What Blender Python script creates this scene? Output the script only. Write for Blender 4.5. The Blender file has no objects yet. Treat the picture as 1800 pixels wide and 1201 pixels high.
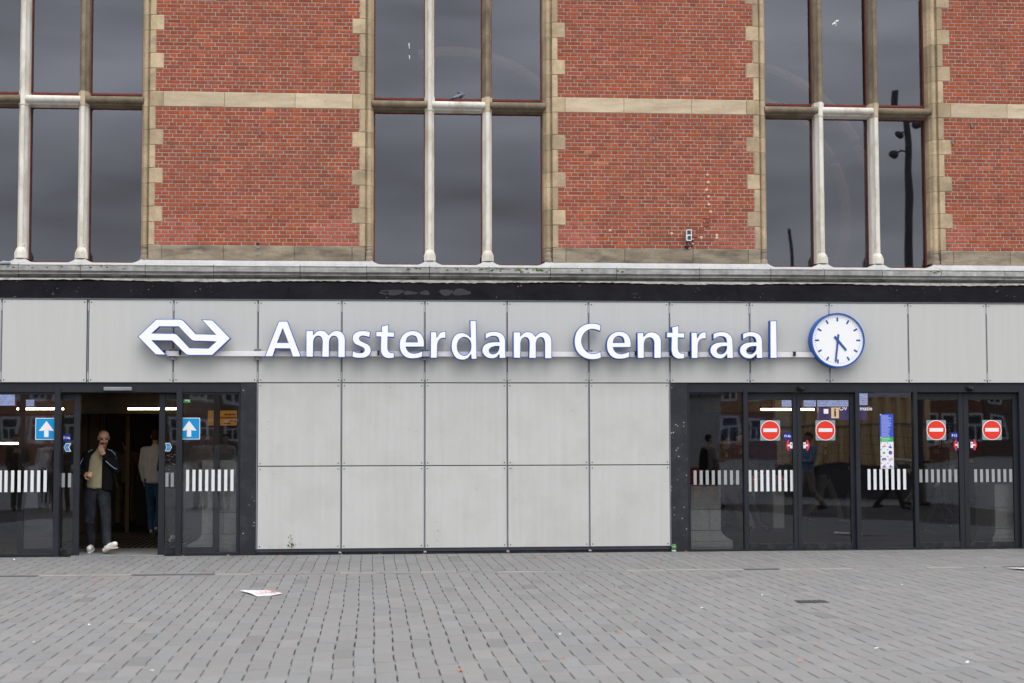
import bpy, math, random
from mathutils import Vector, Matrix
from mathutils.geometry import tessellate_polygon

# ------------------------------------------------------------------ scene, camera, light
scene = bpy.context.scene
COL = scene.collection
random.seed(11)

cam_data = bpy.data.cameras.new("camera")
cam = bpy.data.objects.new("camera", cam_data)
COL.objects.link(cam)
_r = Vector((0.996283, -0.086103, -0.002508)); _u = Vector((-0.002678, -0.060056, 0.998191)); _f = Vector((0.086098, 0.994474, 0.060064))
cam.matrix_world = Matrix(((_r.x, _u.x, -_f.x, 5.2124), (_r.y, _u.y, -_f.y, -23.9372), (_r.z, _u.z, -_f.z, 1.6239), (0, 0, 0, 1)))
cam_data.sensor_width = 36; cam_data.lens = 58.0
cam_data.clip_start = 0.1; cam_data.clip_end = 600
cam_data.dof.use_dof = True; cam_data.dof.focus_distance = 24.5; cam_data.dof.aperture_fstop = 2.4
scene.camera = cam

SUN_EL, SUN_AZ = 58, 14          # degrees: height, and how far right of straight-on to the facade
world = bpy.data.worlds.new("World"); scene.world = world; world.use_nodes = True
wn = world.node_tree.nodes; wl = world.node_tree.links
for n in list(wn): wn.remove(n)
w_out = wn.new("ShaderNodeOutputWorld"); w_bg = wn.new("ShaderNodeBackground")
w_sky = wn.new("ShaderNodeTexSky"); w_sky.sky_type = 'NISHITA'; w_sky.sun_disc = False
w_sky.sun_elevation = math.radians(SUN_EL); w_sky.sun_rotation = math.radians(180 - SUN_AZ)
w_sky.air_density = 1.0; w_sky.dust_density = 3.0
w_hs = wn.new("ShaderNodeHueSaturation"); w_hs.inputs['Saturation'].default_value = 0.12
# a closed overcast: the sky colour is evened out towards cloud grey, with soft cloud banks
w_tc = wn.new("ShaderNodeTexCoord"); w_map = wn.new("ShaderNodeMapping"); w_map.inputs['Scale'].default_value = (1.0, 1.0, 4.0)
w_no = wn.new("ShaderNodeTexNoise"); w_no.inputs['Scale'].default_value = 4.5; w_no.inputs['Detail'].default_value = 3.0; w_no.inputs['Roughness'].default_value = 0.5
w_ra = wn.new("ShaderNodeMapRange"); w_ra.inputs['From Min'].default_value = 0.3; w_ra.inputs['From Max'].default_value = 0.7
w_ra.inputs['To Min'].default_value = 0.58; w_ra.inputs['To Max'].default_value = 1.32
w_mix = wn.new("ShaderNodeMixRGB"); w_mix.inputs['Fac'].default_value = 0.7; w_mix.inputs['Color2'].default_value = (8.3, 8.35, 8.5, 1)
w_mul = wn.new("ShaderNodeMixRGB"); w_mul.blend_type = 'MULTIPLY'; w_mul.inputs['Fac'].default_value = 1.0
wl.new(w_sky.outputs[0], w_hs.inputs['Color']); wl.new(w_hs.outputs[0], w_mix.inputs['Color1'])
wl.new(w_tc.outputs['Generated'], w_map.inputs[0]); wl.new(w_map.outputs[0], w_no.inputs['Vector'])
wl.new(w_no.outputs['Fac'], w_ra.inputs['Value'])
wl.new(w_mix.outputs[0], w_mul.inputs['Color1']); wl.new(w_ra.outputs[0], w_mul.inputs['Color2'])
# an overcast sky is about twice as bright overhead as at the horizon
w_sep = wn.new("ShaderNodeSeparateXYZ"); w_zen = wn.new("ShaderNodeMapRange")
w_zen.inputs['From Min'].default_value = 0.0; w_zen.inputs['From Max'].default_value = 1.0; w_zen.inputs['To Min'].default_value = 0.70; w_zen.inputs['To Max'].default_value = 1.75
w_mul2 = wn.new("ShaderNodeMixRGB"); w_mul2.blend_type = 'MULTIPLY'; w_mul2.inputs['Fac'].default_value = 1.0
wl.new(w_tc.outputs['Generated'], w_sep.inputs[0]); wl.new(w_sep.outputs['Z'], w_zen.inputs['Value'])
wl.new(w_mul.outputs[0], w_mul2.inputs['Color1']); wl.new(w_zen.outputs[0], w_mul2.inputs['Color2'])
wl.new(w_mul2.outputs[0], w_bg.inputs['Color']); w_bg.inputs['Strength'].default_value = 0.14
wl.new(w_bg.outputs[0], w_out.inputs[0])

sun_data = bpy.data.lights.new("sun", 'SUN'); sun = bpy.data.objects.new("sun", sun_data); COL.objects.link(sun)
sun_data.energy = 0.75; sun_data.angle = math.radians(45); sun_data.color = (1.0, 0.965, 0.92)
_e, _a = math.radians(SUN_EL), math.radians(SUN_AZ)
sun.rotation_euler = Vector((math.sin(_a) * math.cos(_e), -math.cos(_a) * math.cos(_e), math.sin(_e))).to_track_quat('Z', 'Y').to_euler()

scene.view_settings.view_transform = 'Standard'; scene.view_settings.look = 'None'
scene.view_settings.exposure = 0.30; scene.view_settings.gamma = 1.0; scene.view_settings.use_curve_mapping = False
scene.render.engine = 'CYCLES'
scene.cycles.max_bounces = 8; scene.cycles.transparent_max_bounces = 16; scene.cycles.use_denoising = True

# ------------------------------------------------------------------ materials
def lin(r, g, b):
    f = lambda c: (c / 255 / 12.92) if c / 255 <= 0.04045 else ((c / 255 + 0.055) / 1.055) ** 2.4
    return (f(r), f(g), f(b), 1)

def grey(v): return (v, v, v, 1)

def mat(name, color, rough=0.8, var=0.0, scale=6.0, bump=0.0, bscale=40.0, spec=0.3, metal=0.0, stretch=(1, 1, 1),
        dirt=None, dirt_amt=0.0, dirt_scale=2.0, use=None, rand=0.0, specks=None, speck_scale=30.0, speck_cut=0.78, streak=0.0):
    """Principled material with world-space noise: var = tone variation, dirt = a second colour in blotches,
    streak = vertical run marks, specks = small spots, use = 'object' or 'attribute' for a per-piece colour."""
    m = bpy.data.materials.new(name); m.use_nodes = True
    N, L = m.node_tree.nodes, m.node_tree.links
    b = N['Principled BSDF']
    b.inputs['Roughness'].default_value = rough; b.inputs['Metallic'].default_value = metal
    b.inputs['Specular IOR Level'].default_value = spec
    geo = N.new('ShaderNodeNewGeometry')
    mp = N.new('ShaderNodeMapping'); mp.inputs['Scale'].default_value = stretch
    L.new(geo.outputs['Position'], mp.inputs[0])
    if use == 'object':
        src = N.new('ShaderNodeObjectInfo').outputs['Color']
    elif use == 'attribute':
        a = N.new('ShaderNodeAttribute'); a.attribute_name = 'tint'; src = a.outputs['Color']
    else:
        c = N.new('ShaderNodeRGB'); c.outputs[0].default_value = color; src = c.outputs[0]
    def noise(sc, det=4.0, vec=None, rough_=0.55):
        n = N.new('ShaderNodeTexNoise'); n.inputs['Scale'].default_value = sc; n.inputs['Detail'].default_value = det
        n.inputs['Roughness'].default_value = rough_
        L.new(vec or mp.outputs[0], n.inputs['Vector']); return n.outputs['Fac']
    def rng(v, a0, a1, b0, b1):
        r = N.new('ShaderNodeMapRange'); L.new(v, r.inputs['Value'])
        for k, x in zip(('From Min', 'From Max', 'To Min', 'To Max'), (a0, a1, b0, b1)): r.inputs[k].default_value = x
        return r.outputs[0]
    def mixc(fac, c1, c2, mode='MIX'):
        x = N.new('ShaderNodeMixRGB'); x.blend_type = mode
        if isinstance(fac, float): x.inputs['Fac'].default_value = fac
        else: L.new(fac, x.inputs['Fac'])
        for s, v in (('Color1', c1), ('Color2', c2)):
            if isinstance(v, tuple): x.inputs[s].default_value = v
            else: L.new(v, x.inputs[s])
        return x.outputs[0]
    if var:
        src = mixc(1.0, src, rng(noise(scale), 0.3, 0.7, 1 - var, 1 + var), 'MULTIPLY')
        src = mixc(1.0, src, rng(noise(scale * 9, 3), 0.3, 0.7, 1 - var * 0.6, 1 + var * 0.6), 'MULTIPLY')
    if rand:
        oi = N.new('ShaderNodeObjectInfo'); src = mixc(1.0, src, rng(oi.outputs['Random'], 0, 1, 1 - rand, 1 + rand), 'MULTIPLY')
    if dirt:
        src = mixc(rng(noise(dirt_scale, 6, None, 0.65), 0.46, 0.72, 0.0, dirt_amt), src, dirt)
    if streak:
        mp2 = N.new('ShaderNodeMapping'); mp2.inputs['Scale'].default_value = (14, 14, 0.5); L.new(geo.outputs['Position'], mp2.inputs[0])
        src = mixc(1.0, src, rng(noise(1.0, 5, mp2.outputs[0]), 0.35, 0.75, 1.0, 1 - streak), 'MULTIPLY')
    if specks:
        v = N.new('ShaderNodeTexVoronoi'); v.inputs['Scale'].default_value = speck_scale; L.new(geo.outputs['Position'], v.inputs['Vector'])
        hit = rng(v.outputs['Distance'], 0.10, 0.16, 1.0, 0.0)
        gate = rng(noise(3.0, 2, geo.outputs['Position']), speck_cut - 0.2, speck_cut, 0.0, 1.0)
        mm = N.new('ShaderNodeMath'); mm.operation = 'MULTIPLY'; L.new(hit, mm.inputs[0]); L.new(gate, mm.inputs[1])
        src = mixc(mm.outputs[0], src, specks)
    L.new(src, b.inputs['Base Color'])
    if bump:
        bp = N.new('ShaderNodeBump'); bp.inputs['Strength'].default_value = bump; bp.inputs['Distance'].default_value = 0.01
        L.new(noise(bscale, 5), bp.inputs['Height']); L.new(bp.outputs[0], b.inputs['Normal'])
    return m

def glass(name, ior, tint, wave=0.02, wscale=1.2):
    """A pane: what lies behind shows through, the world in front mirrors in it by the Fresnel share."""
    m = bpy.data.materials.new(name); m.use_nodes = True
    N, L = m.node_tree.nodes, m.node_tree.links
    for n in list(N): N.remove(n)
    out = N.new('ShaderNodeOutputMaterial'); mx = N.new('ShaderNodeMixShader'); fr = N.new('ShaderNodeFresnel'); fr.inputs['IOR'].default_value = ior
    tr = N.new('ShaderNodeBsdfTransparent'); tr.inputs['Color'].default_value = tint
    gl = N.new('ShaderNodeBsdfGlossy'); gl.inputs['Roughness'].default_value = 0.015; gl.inputs['Color'].default_value = (0.84, 0.882, 1.0, 1)
    geo = N.new('ShaderNodeNewGeometry'); nz = N.new('ShaderNodeTexNoise'); nz.inputs['Scale'].default_value = wscale; nz.inputs['Detail'].default_value = 1.0
    bp = N.new('ShaderNodeBump'); bp.inputs['Strength'].default_value = wave; bp.inputs['Distance'].default_value = 0.1
    L.new(geo.outputs['Position'], nz.inputs['Vector']); L.new(nz.outputs['Fac'], bp.inputs['Height']); L.new(bp.outputs[0], gl.inputs['Normal'])
    L.new(fr.outputs[0], mx.inputs[0]); L.new(tr.outputs[0], mx.inputs[1]); L.new(gl.outputs[0], mx.inputs[2]); L.new(mx.outputs[0], out.inputs[0])
    return m

def emit(name, color, strength):
    m = bpy.data.materials.new(name); m.use_nodes = True
    b = m.node_tree.nodes['Principled BSDF']; b.inputs['Base Color'].default_value = color
    b.inputs['Emission Color'].default_value = color; b.inputs['Emission Strength'].default_value = strength
    return m

M = {}
M['brick_one'] = mat('brick_piece', None, 0.9, 0.10, 9, 0.35, 120, use='object', spec=0.2, dirt=(0.17, 0.075, 0.055, 1), dirt_amt=0.4, dirt_scale=0.9, streak=0.16)
M['brick_many'] = mat('brick_field', None, 0.9, 0.10, 9, 0.35, 120, use='attribute', spec=0.2, dirt=(0.17, 0.075, 0.055, 1), dirt_amt=0.4, dirt_scale=0.9, streak=0.16)
M['mortar'] = mat('mortar', (0.385, 0.35, 0.295, 1), 0.95, 0.18, 4, 0.4, 90, spec=0.1)
M['sandstone'] = mat('sandstone', (0.475, 0.375, 0.245, 1), 0.9, 0.16, 3.0, rand=0.20, bump=0.35, bscale=70, spec=0.15, dirt=(0.25, 0.20, 0.14, 1), dirt_amt=0.65, dirt_scale=3.4, streak=0.10)
M['sandstone_pale'] = mat('sandstone_pale', (0.54, 0.445, 0.32, 1), 0.9, 0.13, 4, 0.3, 70, rand=0.1, spec=0.15, stretch=(0.6, 1, 3), dirt=(0.30, 0.22, 0.13, 1), dirt_amt=0.45, dirt_scale=3.0, specks=(0.10, 0.09, 0.08, 1), speck_scale=12, speck_cut=0.72)
M['sandstone_dirty'] = mat('sandstone_dirty', (0.31, 0.26, 0.195, 1), 0.95, 0.22, 4, 0.45, 60, rand=0.14, spec=0.1, stretch=(0.7, 1, 2.5), dirt=(0.10, 0.09, 0.075, 1), dirt_amt=0.9, dirt_scale=3.4, specks=(0.55, 0.50, 0.40, 1), speck_scale=26, speck_cut=0.75)
M['stone_white'] = mat('stone_white', (0.74, 0.71, 0.645, 1), 0.85, 0.07, 3, 0.25, 60, spec=0.2, stretch=(1, 1, .45), dirt=(0.36, 0.29, 0.20, 1), dirt_amt=0.75, dirt_scale=3.2, streak=0.12, specks=(.33, .29, .23, 1), speck_scale=15, speck_cut=.72)
M['stone_brown'] = mat('stone_brown', (0.235, 0.19, 0.135, 1), 0.9, 0.22, 4, 0.4, 60, spec=0.15, dirt=(0.11, 0.095, 0.075, 1), dirt_amt=0.6, dirt_scale=3.2, specks=(0.5, 0.45, 0.36, 1), speck_scale=16, speck_cut=0.74, streak=0.2)
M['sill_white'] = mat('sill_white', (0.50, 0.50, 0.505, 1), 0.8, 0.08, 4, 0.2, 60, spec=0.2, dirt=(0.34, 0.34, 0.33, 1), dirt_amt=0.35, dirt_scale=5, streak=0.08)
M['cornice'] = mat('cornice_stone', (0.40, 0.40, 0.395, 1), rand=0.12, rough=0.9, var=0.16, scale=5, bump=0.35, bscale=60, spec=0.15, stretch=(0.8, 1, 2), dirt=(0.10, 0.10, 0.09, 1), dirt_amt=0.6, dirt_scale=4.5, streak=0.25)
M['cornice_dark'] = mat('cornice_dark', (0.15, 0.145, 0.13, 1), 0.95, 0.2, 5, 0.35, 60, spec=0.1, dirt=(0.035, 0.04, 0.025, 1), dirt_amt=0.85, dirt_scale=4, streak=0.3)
M['fillet'] = mat('mortar_fillet', (0.34, 0.33, 0.31, 1), 0.95, 0.3, 8, 0.5, 60, spec=0.1, dirt=(0.10, 0.10, 0.09, 1), dirt_amt=0.7, dirt_scale=6)
M['bitumen'] = mat('bitumen', (0.0085, 0.0080, 0.0105, 1), 0.9, 0.25, 2.5, 0.3, 40, spec=0.06, specks=(0.28, 0.28, 0.28, 1), speck_scale=15, speck_cut=0.72, dirt=(0.014, 0.014, 0.017, 1), dirt_amt=0.8, dirt_scale=1.6)
M['panel'] = mat('panel', (0.505, 0.512, 0.502, 1), 0.55, 0.012, 0.9, 0.0, 3, spec=0.35, dirt=(0.49, 0.488, 0.475, 1), dirt_amt=0.3, dirt_scale=0.9, streak=0.05, rand=.015)
M['panel_low'] = mat('panel_low', (0.525, 0.533, 0.523, 1), 0.5, 0.015, 1.2, 0.0, 3, spec=0.4, dirt=(0.44, 0.435, 0.405, 1), dirt_amt=0.55, dirt_scale=1.5, streak=0.07, rand=.025, specks=(.33, .31, .28, 1), speck_scale=9, speck_cut=.74)
M['joint'] = mat('joint', (0.045, 0.052, 0.075, 1), 0.5, 0.15, 5, spec=0.4)
M['alu'] = mat('alu_profile', (0.22, 0.235, 0.27, 1), 0.45, 0.1, 6, spec=0.5)
M['alu_light'] = mat('alu_light', (0.38, 0.40, 0.43, 1), 0.4, 0.1, 6, spec=0.5)
M['plinth'] = mat('plinth', (0.022, 0.024, 0.029, 1), 0.6, 0.3, 3, 0.2, 40, dirt=(0.07, 0.07, 0.07, 1), dirt_amt=0.5, dirt_scale=5)
M['screw'] = mat('screw', (0.03, 0.027, 0.025, 1), 0.6)
M['frame'] = mat('door_frame', (0.017, 0.0195, 0.027, 1), 0.5, 0.10, 3, 0.05, 30, spec=0.25, dirt=(0.035, 0.038, 0.046, 1), dirt_amt=0.3, dirt_scale=2.2, streak=0.05)
M['jamb'] = mat('door_jamb', (0.018, 0.0205, 0.028, 1), 0.5, 0.12, 3, 0.05, 30, spec=0.3, dirt=(0.09, 0.09, 0.095, 1), dirt_amt=0.3, dirt_scale=3, specks=(0.6, 0.58, 0.55, 1), speck_scale=14, speck_cut=0.66)
M['frame_dark'] = mat('door_frame_dark', (0.011, 0.012, 0.016, 1), 0.5, 0.1, 3, spec=0.35, dirt=(0.16, 0.16, 0.17, 1), dirt_amt=0.25, dirt_scale=9)
M['red_frame'] = mat('red_frame', (0.17, 0.034, 0.030, 1), 0.55, 0.15, 5, spec=0.3)
M['glass_high'] = glass('glass_high', 2.2, (0.55, 0.56, 0.58, 1), 0.018, 0.9)
M['glass_door'] = glass('glass_door', 1.95, (0.95, 0.96, 0.96, 1), 0.02, 1.0)
M['white'] = mat('white_paint', (0.86, 0.87, 0.90, 1), 0.35, 0.0, spec=0.4)
M['letter_face'] = mat('letter_face', (0.90, 0.91, 0.94, 1), 0.3, 0.01, 3, spec=0.4)
M['blue'] = mat('sign_blue', (0.010, 0.095, 0.42, 1), 0.5, spec=0.25)
M['clock_blue'] = mat('clock_blue', (0.032, 0.095, 0.33, 1), 0.45, spec=0.35)
M['rail'] = mat('rail_white', (0.74, 0.74, 0.75, 1), 0.4, 0.04, 4, spec=0.4)
M['black_gap'] = mat('bracket_black', (0.01, 0.01, 0.012, 1), 0.6)
M['sticker_white'] = mat('sticker_white', (0.80, 0.81, 0.84, 1), 0.4)
M['stripe'] = mat('stripe_white', (0.72, 0.73, 0.76, 1), 0.5)
M['stripe_grey'] = mat('stripe_grey', (0.33, 0.35, 0.37, 1), 0.5)
M['arrow_blue'] = mat('arrow_blue', (0.005, 0.27, 0.62, 1), 0.35)
M['sign_red'] = mat('sign_red', (0.78, 0.045, 0.025, 1), 0.35)
M['plate_grey'] = mat('plate_grey', (0.24, 0.31, 0.35, 1), 0.4)
M['navy'] = mat('plate_navy', (0.012, 0.025, 0.30, 1), 0.35)
M['poster_blue'] = mat('poster_blue', (0.045, 0.085, 0.55, 1), 0.4)
M['poster_text'] = mat('poster_text', (0.30, 0.36, 0.75, 1), 0.4)
M['poster_green'] = mat('poster_green', (0.02, 0.38, 0.14, 1), 0.4)
M['poster_green_text'] = mat('poster_green_text', (0.30, 0.62, 0.38, 1), 0.4)
M['slot'] = mat('slot_dark', (0.055, 0.050, 0.050, 1), 0.95, 0.2, 5)
M['paver_one'] = mat('paver_piece', None, 0.85, 0.05, 9, 0.45, 150, use='object', spec=0.25, specks=(0.42, 0.41, 0.40, 1), speck_scale=55, speck_cut=0.72, dirt=(0.185, 0.182, 0.182, 1), dirt_amt=0.5, dirt_scale=0.8)
M['paver_many'] = mat('paver_field', None, 0.85, 0.05, 9, 0.45, 150, use='attribute', spec=0.25, specks=(0.42, 0.41, 0.40, 1), speck_scale=55, speck_cut=0.72, dirt=(0.185, 0.182, 0.182, 1), dirt_amt=0.5, dirt_scale=0.8)
M['plaza'] = mat('plaza', (0.20, 0.20, 0.20, 1), 0.9, 0.12, 2, spec=0.2)
M['channel_light'] = mat('channel_light', (0.26, 0.25, 0.23, 1), 0.9, 0.15, 4, 0.3, 60)
M['channel_grey'] = mat('channel_grey', (0.20, 0.20, 0.20, 1), 0.9, 0.15, 4, 0.3, 60)
M['channel_dark'] = mat('channel_dark', (0.075, 0.075, 0.08, 1), 0.9, 0.2, 4, 0.3, 60)
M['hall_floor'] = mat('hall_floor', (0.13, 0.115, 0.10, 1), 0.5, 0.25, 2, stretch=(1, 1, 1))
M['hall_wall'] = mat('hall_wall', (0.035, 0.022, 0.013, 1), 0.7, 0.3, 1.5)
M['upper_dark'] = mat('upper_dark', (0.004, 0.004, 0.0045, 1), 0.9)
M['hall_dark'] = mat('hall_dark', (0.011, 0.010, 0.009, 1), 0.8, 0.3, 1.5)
M['hall_wood'] = mat('hall_wood', (0.040, 0.020, 0.011, 1), 0.6, 0.3, 3, stretch=(6, 6, 0.5))
M['amber'] = mat('amber_trim', (0.10, 0.055, 0.013, 1), 0.5, 0.2, 3)
M['plinth_stone'] = mat('plinth_stone', (0.50, 0.50, 0.475, 1), 0.85, 0.22, 4, 0.4, 30, dirt=(0.20, 0.195, 0.18, 1), dirt_amt=0.6, dirt_scale=4)

# ------------------------------------------------------------------ mesh helpers
class MB:
    """Collects shapes; build() links them as ONE mesh object."""
    def __init__(s): s.v = []; s.f = []; s.c = []; s.m = []; s.mi = 0; s.tint = None
    def add(s, verts, faces):
        o = len(s.v); s.v += [tuple(p) for p in verts]
        for f in faces:
            s.f.append(tuple(i + o for i in f)); s.m.append(s.mi); s.c.append(s.tint)
    def box(s, x0, x1, y0, y1, z0, z1):
        s.add([(x0, y0, z0), (x1, y0, z0), (x1, y1, z0), (x0, y1, z0), (x0, y0, z1), (x1, y0, z1), (x1, y1, z1), (x0, y1, z1)],
              [(0, 3, 2, 1), (4, 5, 6, 7), (0, 1, 5, 4), (1, 2, 6, 5), (2, 3, 7, 6), (3, 0, 4, 7)])
    def slab(s, x0, x1, y0, y1, z0, z1, c=0.004, j=0.0):
        """box facing -y with a chamfered front and no back"""
        rj = lambda: random.uniform(-j, j)
        a = [(x0, y1, z0), (x1, y1, z0), (x1, y1, z1), (x0, y1, z1)]
        q = [(x0 + rj(), y0 + c, z0 + rj()), (x1 + rj(), y0 + c, z0 + rj()), (x1 + rj(), y0 + c, z1 + rj()), (x0 + rj(), y0 + c, z1 + rj())]
        t = rj() * 0.8, rj() * 0.8
        k = [(q[0][0] + c, y0 + t[0], q[0][2] + c), (q[1][0] - c, y0 + t[1], q[1][2] + c), (q[2][0] - c, y0 + t[1], q[2][2] - c), (q[3][0] + c, y0 + t[0], q[3][2] - c)]
        F = [(8, 9, 10, 11)]
        for i in range(4):
            n = (i + 1) % 4
            F += [(i, n, 4 + n, 4 + i), (4 + i, 4 + n, 8 + n, 8 + i)]
        s.add(a + q + k, F)
    def prism_x(s, prof, x0, x1, caps=True):
        n = len(prof)
        s.add([(x0, y, z) for y, z in prof] + [(x1, y, z) for y, z in prof],
              [(i, (i + 1) % n, n + (i + 1) % n, n + i) for i in range(n)] + ([tuple(range(n))[::-1], tuple(range(n, 2 * n))] if caps else []))
    def prism_z(s, prof, z0, z1, caps=True):
        n = len(prof)
        s.add([(x, y, z0) for x, y in prof] + [(x, y, z1) for x, y in prof],
              [(i, (i + 1) % n, n + (i + 1) % n, n + i) for i in range(n)] + ([tuple(range(n))[::-1], tuple(range(n, 2 * n))] if caps else []))
    def prism_y(s, loops, y0, y1, back=False):
        """flat shape in x,z with holes, front at y0, sides to y1"""
        flat = [p for l in loops for p in l]; n = len(flat)
        tri = tessellate_polygon([[Vector((x, z, 0)) for x, z in l] for l in loops])
        F = []
        for t in tri:
            a, b, c = [flat[i] for i in t]
            if (b[0] - a[0]) * (c[1] - a[1]) - (b[1] - a[1]) * (c[0] - a[0]) < 0: t = (t[0], t[2], t[1])
            F.append(tuple(t))
        V = [(x, y0, z) for x, z in flat]
        if y1 is not None:
            V += [(x, y1, z) for x, z in flat]; o = 0
            for l in loops:
                k = len(l)
                F += [(o + i, o + (i + 1) % k, n + o + (i + 1) % k, n + o + i) for i in range(k)]; o += k
        s.add(V, F)
    def tube(s, pts, r, n=8, caps=True):
        pts = [Vector(p) for p in pts]; rs = r if isinstance(r, (list, tuple)) else [r] * len(pts)
        V = []; F = []
        for i, p in enumerate(pts):
            d = (pts[min(i + 1, len(pts) - 1)] - pts[max(i - 1, 0)]).normalized()
            a = Vector((0, 0, 1)) if abs(d.z) < 0.9 else Vector((0, 1, 0))
            e1 = d.cross(a).normalized(); e2 = d.cross(e1)
            V += [p + (e1 * math.cos(2 * math.pi * k / n) + e2 * math.sin(2 * math.pi * k / n)) * rs[i] for k in range(n)]
        for i in range(len(pts) - 1):
            F += [(i * n + k, i * n + (k + 1) % n, (i + 1) * n + (k + 1) % n, (i + 1) * n + k) for k in range(n)]
        if caps: F += [tuple(range(n))[::-1], tuple(range((len(pts) - 1) * n, len(pts) * n))]
        s.add(V, F)
    def lathe(s, prof, cx, cy, n=16, rot=0.0):
        """profile of (radius, z) turned about a vertical axis"""
        V = []; F = []
        for r, z in prof: V += [(cx + r * math.cos(2 * math.pi * k / n + rot), cy + r * math.sin(2 * math.pi * k / n + rot), z) for k in range(n)]
        for i in range(len(prof) - 1):
            F += [(i * n + k, i * n + (k + 1) % n, (i + 1) * n + (k + 1) % n, (i + 1) * n + k) for k in range(n)]
        F += [tuple(range(n))[::-1], tuple(range((len(prof) - 1) * n, len(prof) * n))]
        s.add(V, F)
    def ball(s, c, r, n=12, squash=(1, 1, 1)):
        V = []; F = []; m = max(4, n // 2)
        for i in range(m + 1):
            t = math.pi * i / m
            V += [(c[0] + r * squash[0] * math.sin(t) * math.cos(2 * math.pi * k / n), c[1] + r * squash[1] * math.sin(t) * math.sin(2 * math.pi * k / n), c[2] + r * squash[2] * math.cos(t)) for k in range(n)]
        for i in range(m): F += [(i * n + k, (i + 1) * n + k, (i + 1) * n + (k + 1) % n, i * n + (k + 1) % n) for k in range(n)]
        s.add(V, F)
    def cap(s, p0, r0, p1, r1, n=12, flat=1.0, e=1.0):
        """tapered capsule, flattened front to back by flat"""
        p0, p1 = Vector(p0), Vector(p1); d = p1 - p0; L = d.length
        d = d / L if L > 1e-6 else Vector((0, 0, 1))
        a = Vector((0, 1, 0)) if abs(d.y) < 0.9 else Vector((1, 0, 0))
        e1 = d.cross(a).normalized(); e2 = d.cross(e1)
        V = []; F = []; rings = []
        for t in (-80, -50, -20, 0): rings.append((p0 + d * r0 * e * math.sin(math.radians(t)), r0 * math.cos(math.radians(t))))
        for t in (0, 20, 50, 80): rings.append((p1 + d * r1 * e * math.sin(math.radians(t)), r1 * math.cos(math.radians(t))))
        for p, r in rings:
            for k in range(n):
                o = (e1 * math.cos(2 * math.pi * k / n) + e2 * math.sin(2 * math.pi * k / n)) * r
                V.append((p.x + o.x, p.y + o.y * flat, p.z + o.z))
        for i in range(len(rings) - 1):
            F += [(i * n + k, i * n + (k + 1) % n, (i + 1) * n + (k + 1) % n, (i + 1) * n + k) for k in range(n)]
        F += [tuple(range(n))[::-1], tuple(range((len(rings) - 1) * n, len(rings) * n))]
        s.add(V, F)
    def mesh(s, name, mats, smooth=False):
        me = bpy.data.meshes.new(name); me.from_pydata(s.v, [], s.f)
        for m_ in (mats if isinstance(mats, (list, tuple)) else [mats]): me.materials.append(m_)
        if any(s.m): me.polygons.foreach_set('material_index', s.m)
        if smooth: me.polygons.foreach_set('use_smooth', [True] * len(me.polygons))
        if any(c is not None for c in s.c):
            at = me.attributes.new('tint', 'FLOAT_COLOR', 'CORNER'); buf = []
            for f, c in zip(s.f, s.c): buf += list(c or (1, 1, 1, 1)) * len(f)
            at.data.foreach_set('color', buf)
        me.update(); return me
    def build(s, name, mats, parent=None, smooth=False, loc=None):
        return put(name, s.mesh(name, mats, smooth), parent, loc)

def put(name, me, parent=None, loc=None):
    o = bpy.data.objects.new(name, me); COL.objects.link(o)
    if parent is not None: o.parent = parent
    if loc is not None: o.location = loc
    return o

def fix_normals(o):
    import bmesh
    b = bmesh.new(); b.from_mesh(o.data); bmesh.ops.recalc_face_normals(b, faces=b.faces); b.to_mesh(o.data); b.free(); return o

def tag(o, label=None, cat=None, group=None, kind=None):
    if label: o['label'] = label
    if cat: o['category'] = cat
    if group: o['group'] = group
    if kind: o['kind'] = kind
    return o

def empty(name, loc=(0, 0, 0), parent=None):
    o = bpy.data.objects.new(name, None); COL.objects.link(o); o.location = loc; o.empty_display_size = 0.2
    if parent is not None: o.parent = parent
    return o

def thing(name, label, cat, loc=(0, 0, 0), group=None): return tag(empty(name, loc), label, cat, group)

def bx(name, m, parent, x0, x1, y0, y1, z0, z1):
    b = MB(); b.box(x0, x1, y0, y1, z0, z1); return b.build(name, m, parent)

def rect(x0, x1, z0, z1): return [(x0, z0), (x1, z0), (x1, z1), (x0, z1)]
def disc(cx, cz, r, n=48): return [(cx + r * math.cos(2 * math.pi * k / n), cz + r * math.sin(2 * math.pi * k / n)) for k in range(n)]

def text_mesh(txt, size, m, bold=0.0):
    cu = bpy.data.curves.new('lettering', 'FONT'); cu.body = txt; cu.size = size; cu.align_x = 'CENTER'; cu.align_y = 'CENTER'; cu.offset = bold; cu.resolution_u = 3
    to = bpy.data.objects.new('lettering', cu); me = bpy.data.meshes.new_from_object(to); bpy.data.objects.remove(to); bpy.data.curves.remove(cu)
    me.materials.clear(); me.materials.append(m); return me

def lettering(txt, size, m, parent, x, y, z, bold=0.0, name='lettering'):
    o = put(name, text_mesh(txt, size, m, bold), parent, (x, y, z)); o.rotation_euler = (math.radians(90), 0, 0); return o


# ------------------------------------------------------------------ ground
XL, XR = -2.6, 17.4
g = MB(); g.box(-160, 200, -170, -17.0, -0.3, -0.006)
tag(g.build('plaza_ground', M['plaza']), kind='structure')
g = MB(); g.box(-160, -5.0, -17.0, 0.32, -0.3, -0.006); tag(g.build('plaza_ground', M['plaza']), kind='structure')
g = MB(); g.box(19.5, 200, -17.0, 0.32, -0.3, -0.006); tag(g.build('plaza_ground', M['plaza']), kind='structure')

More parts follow.
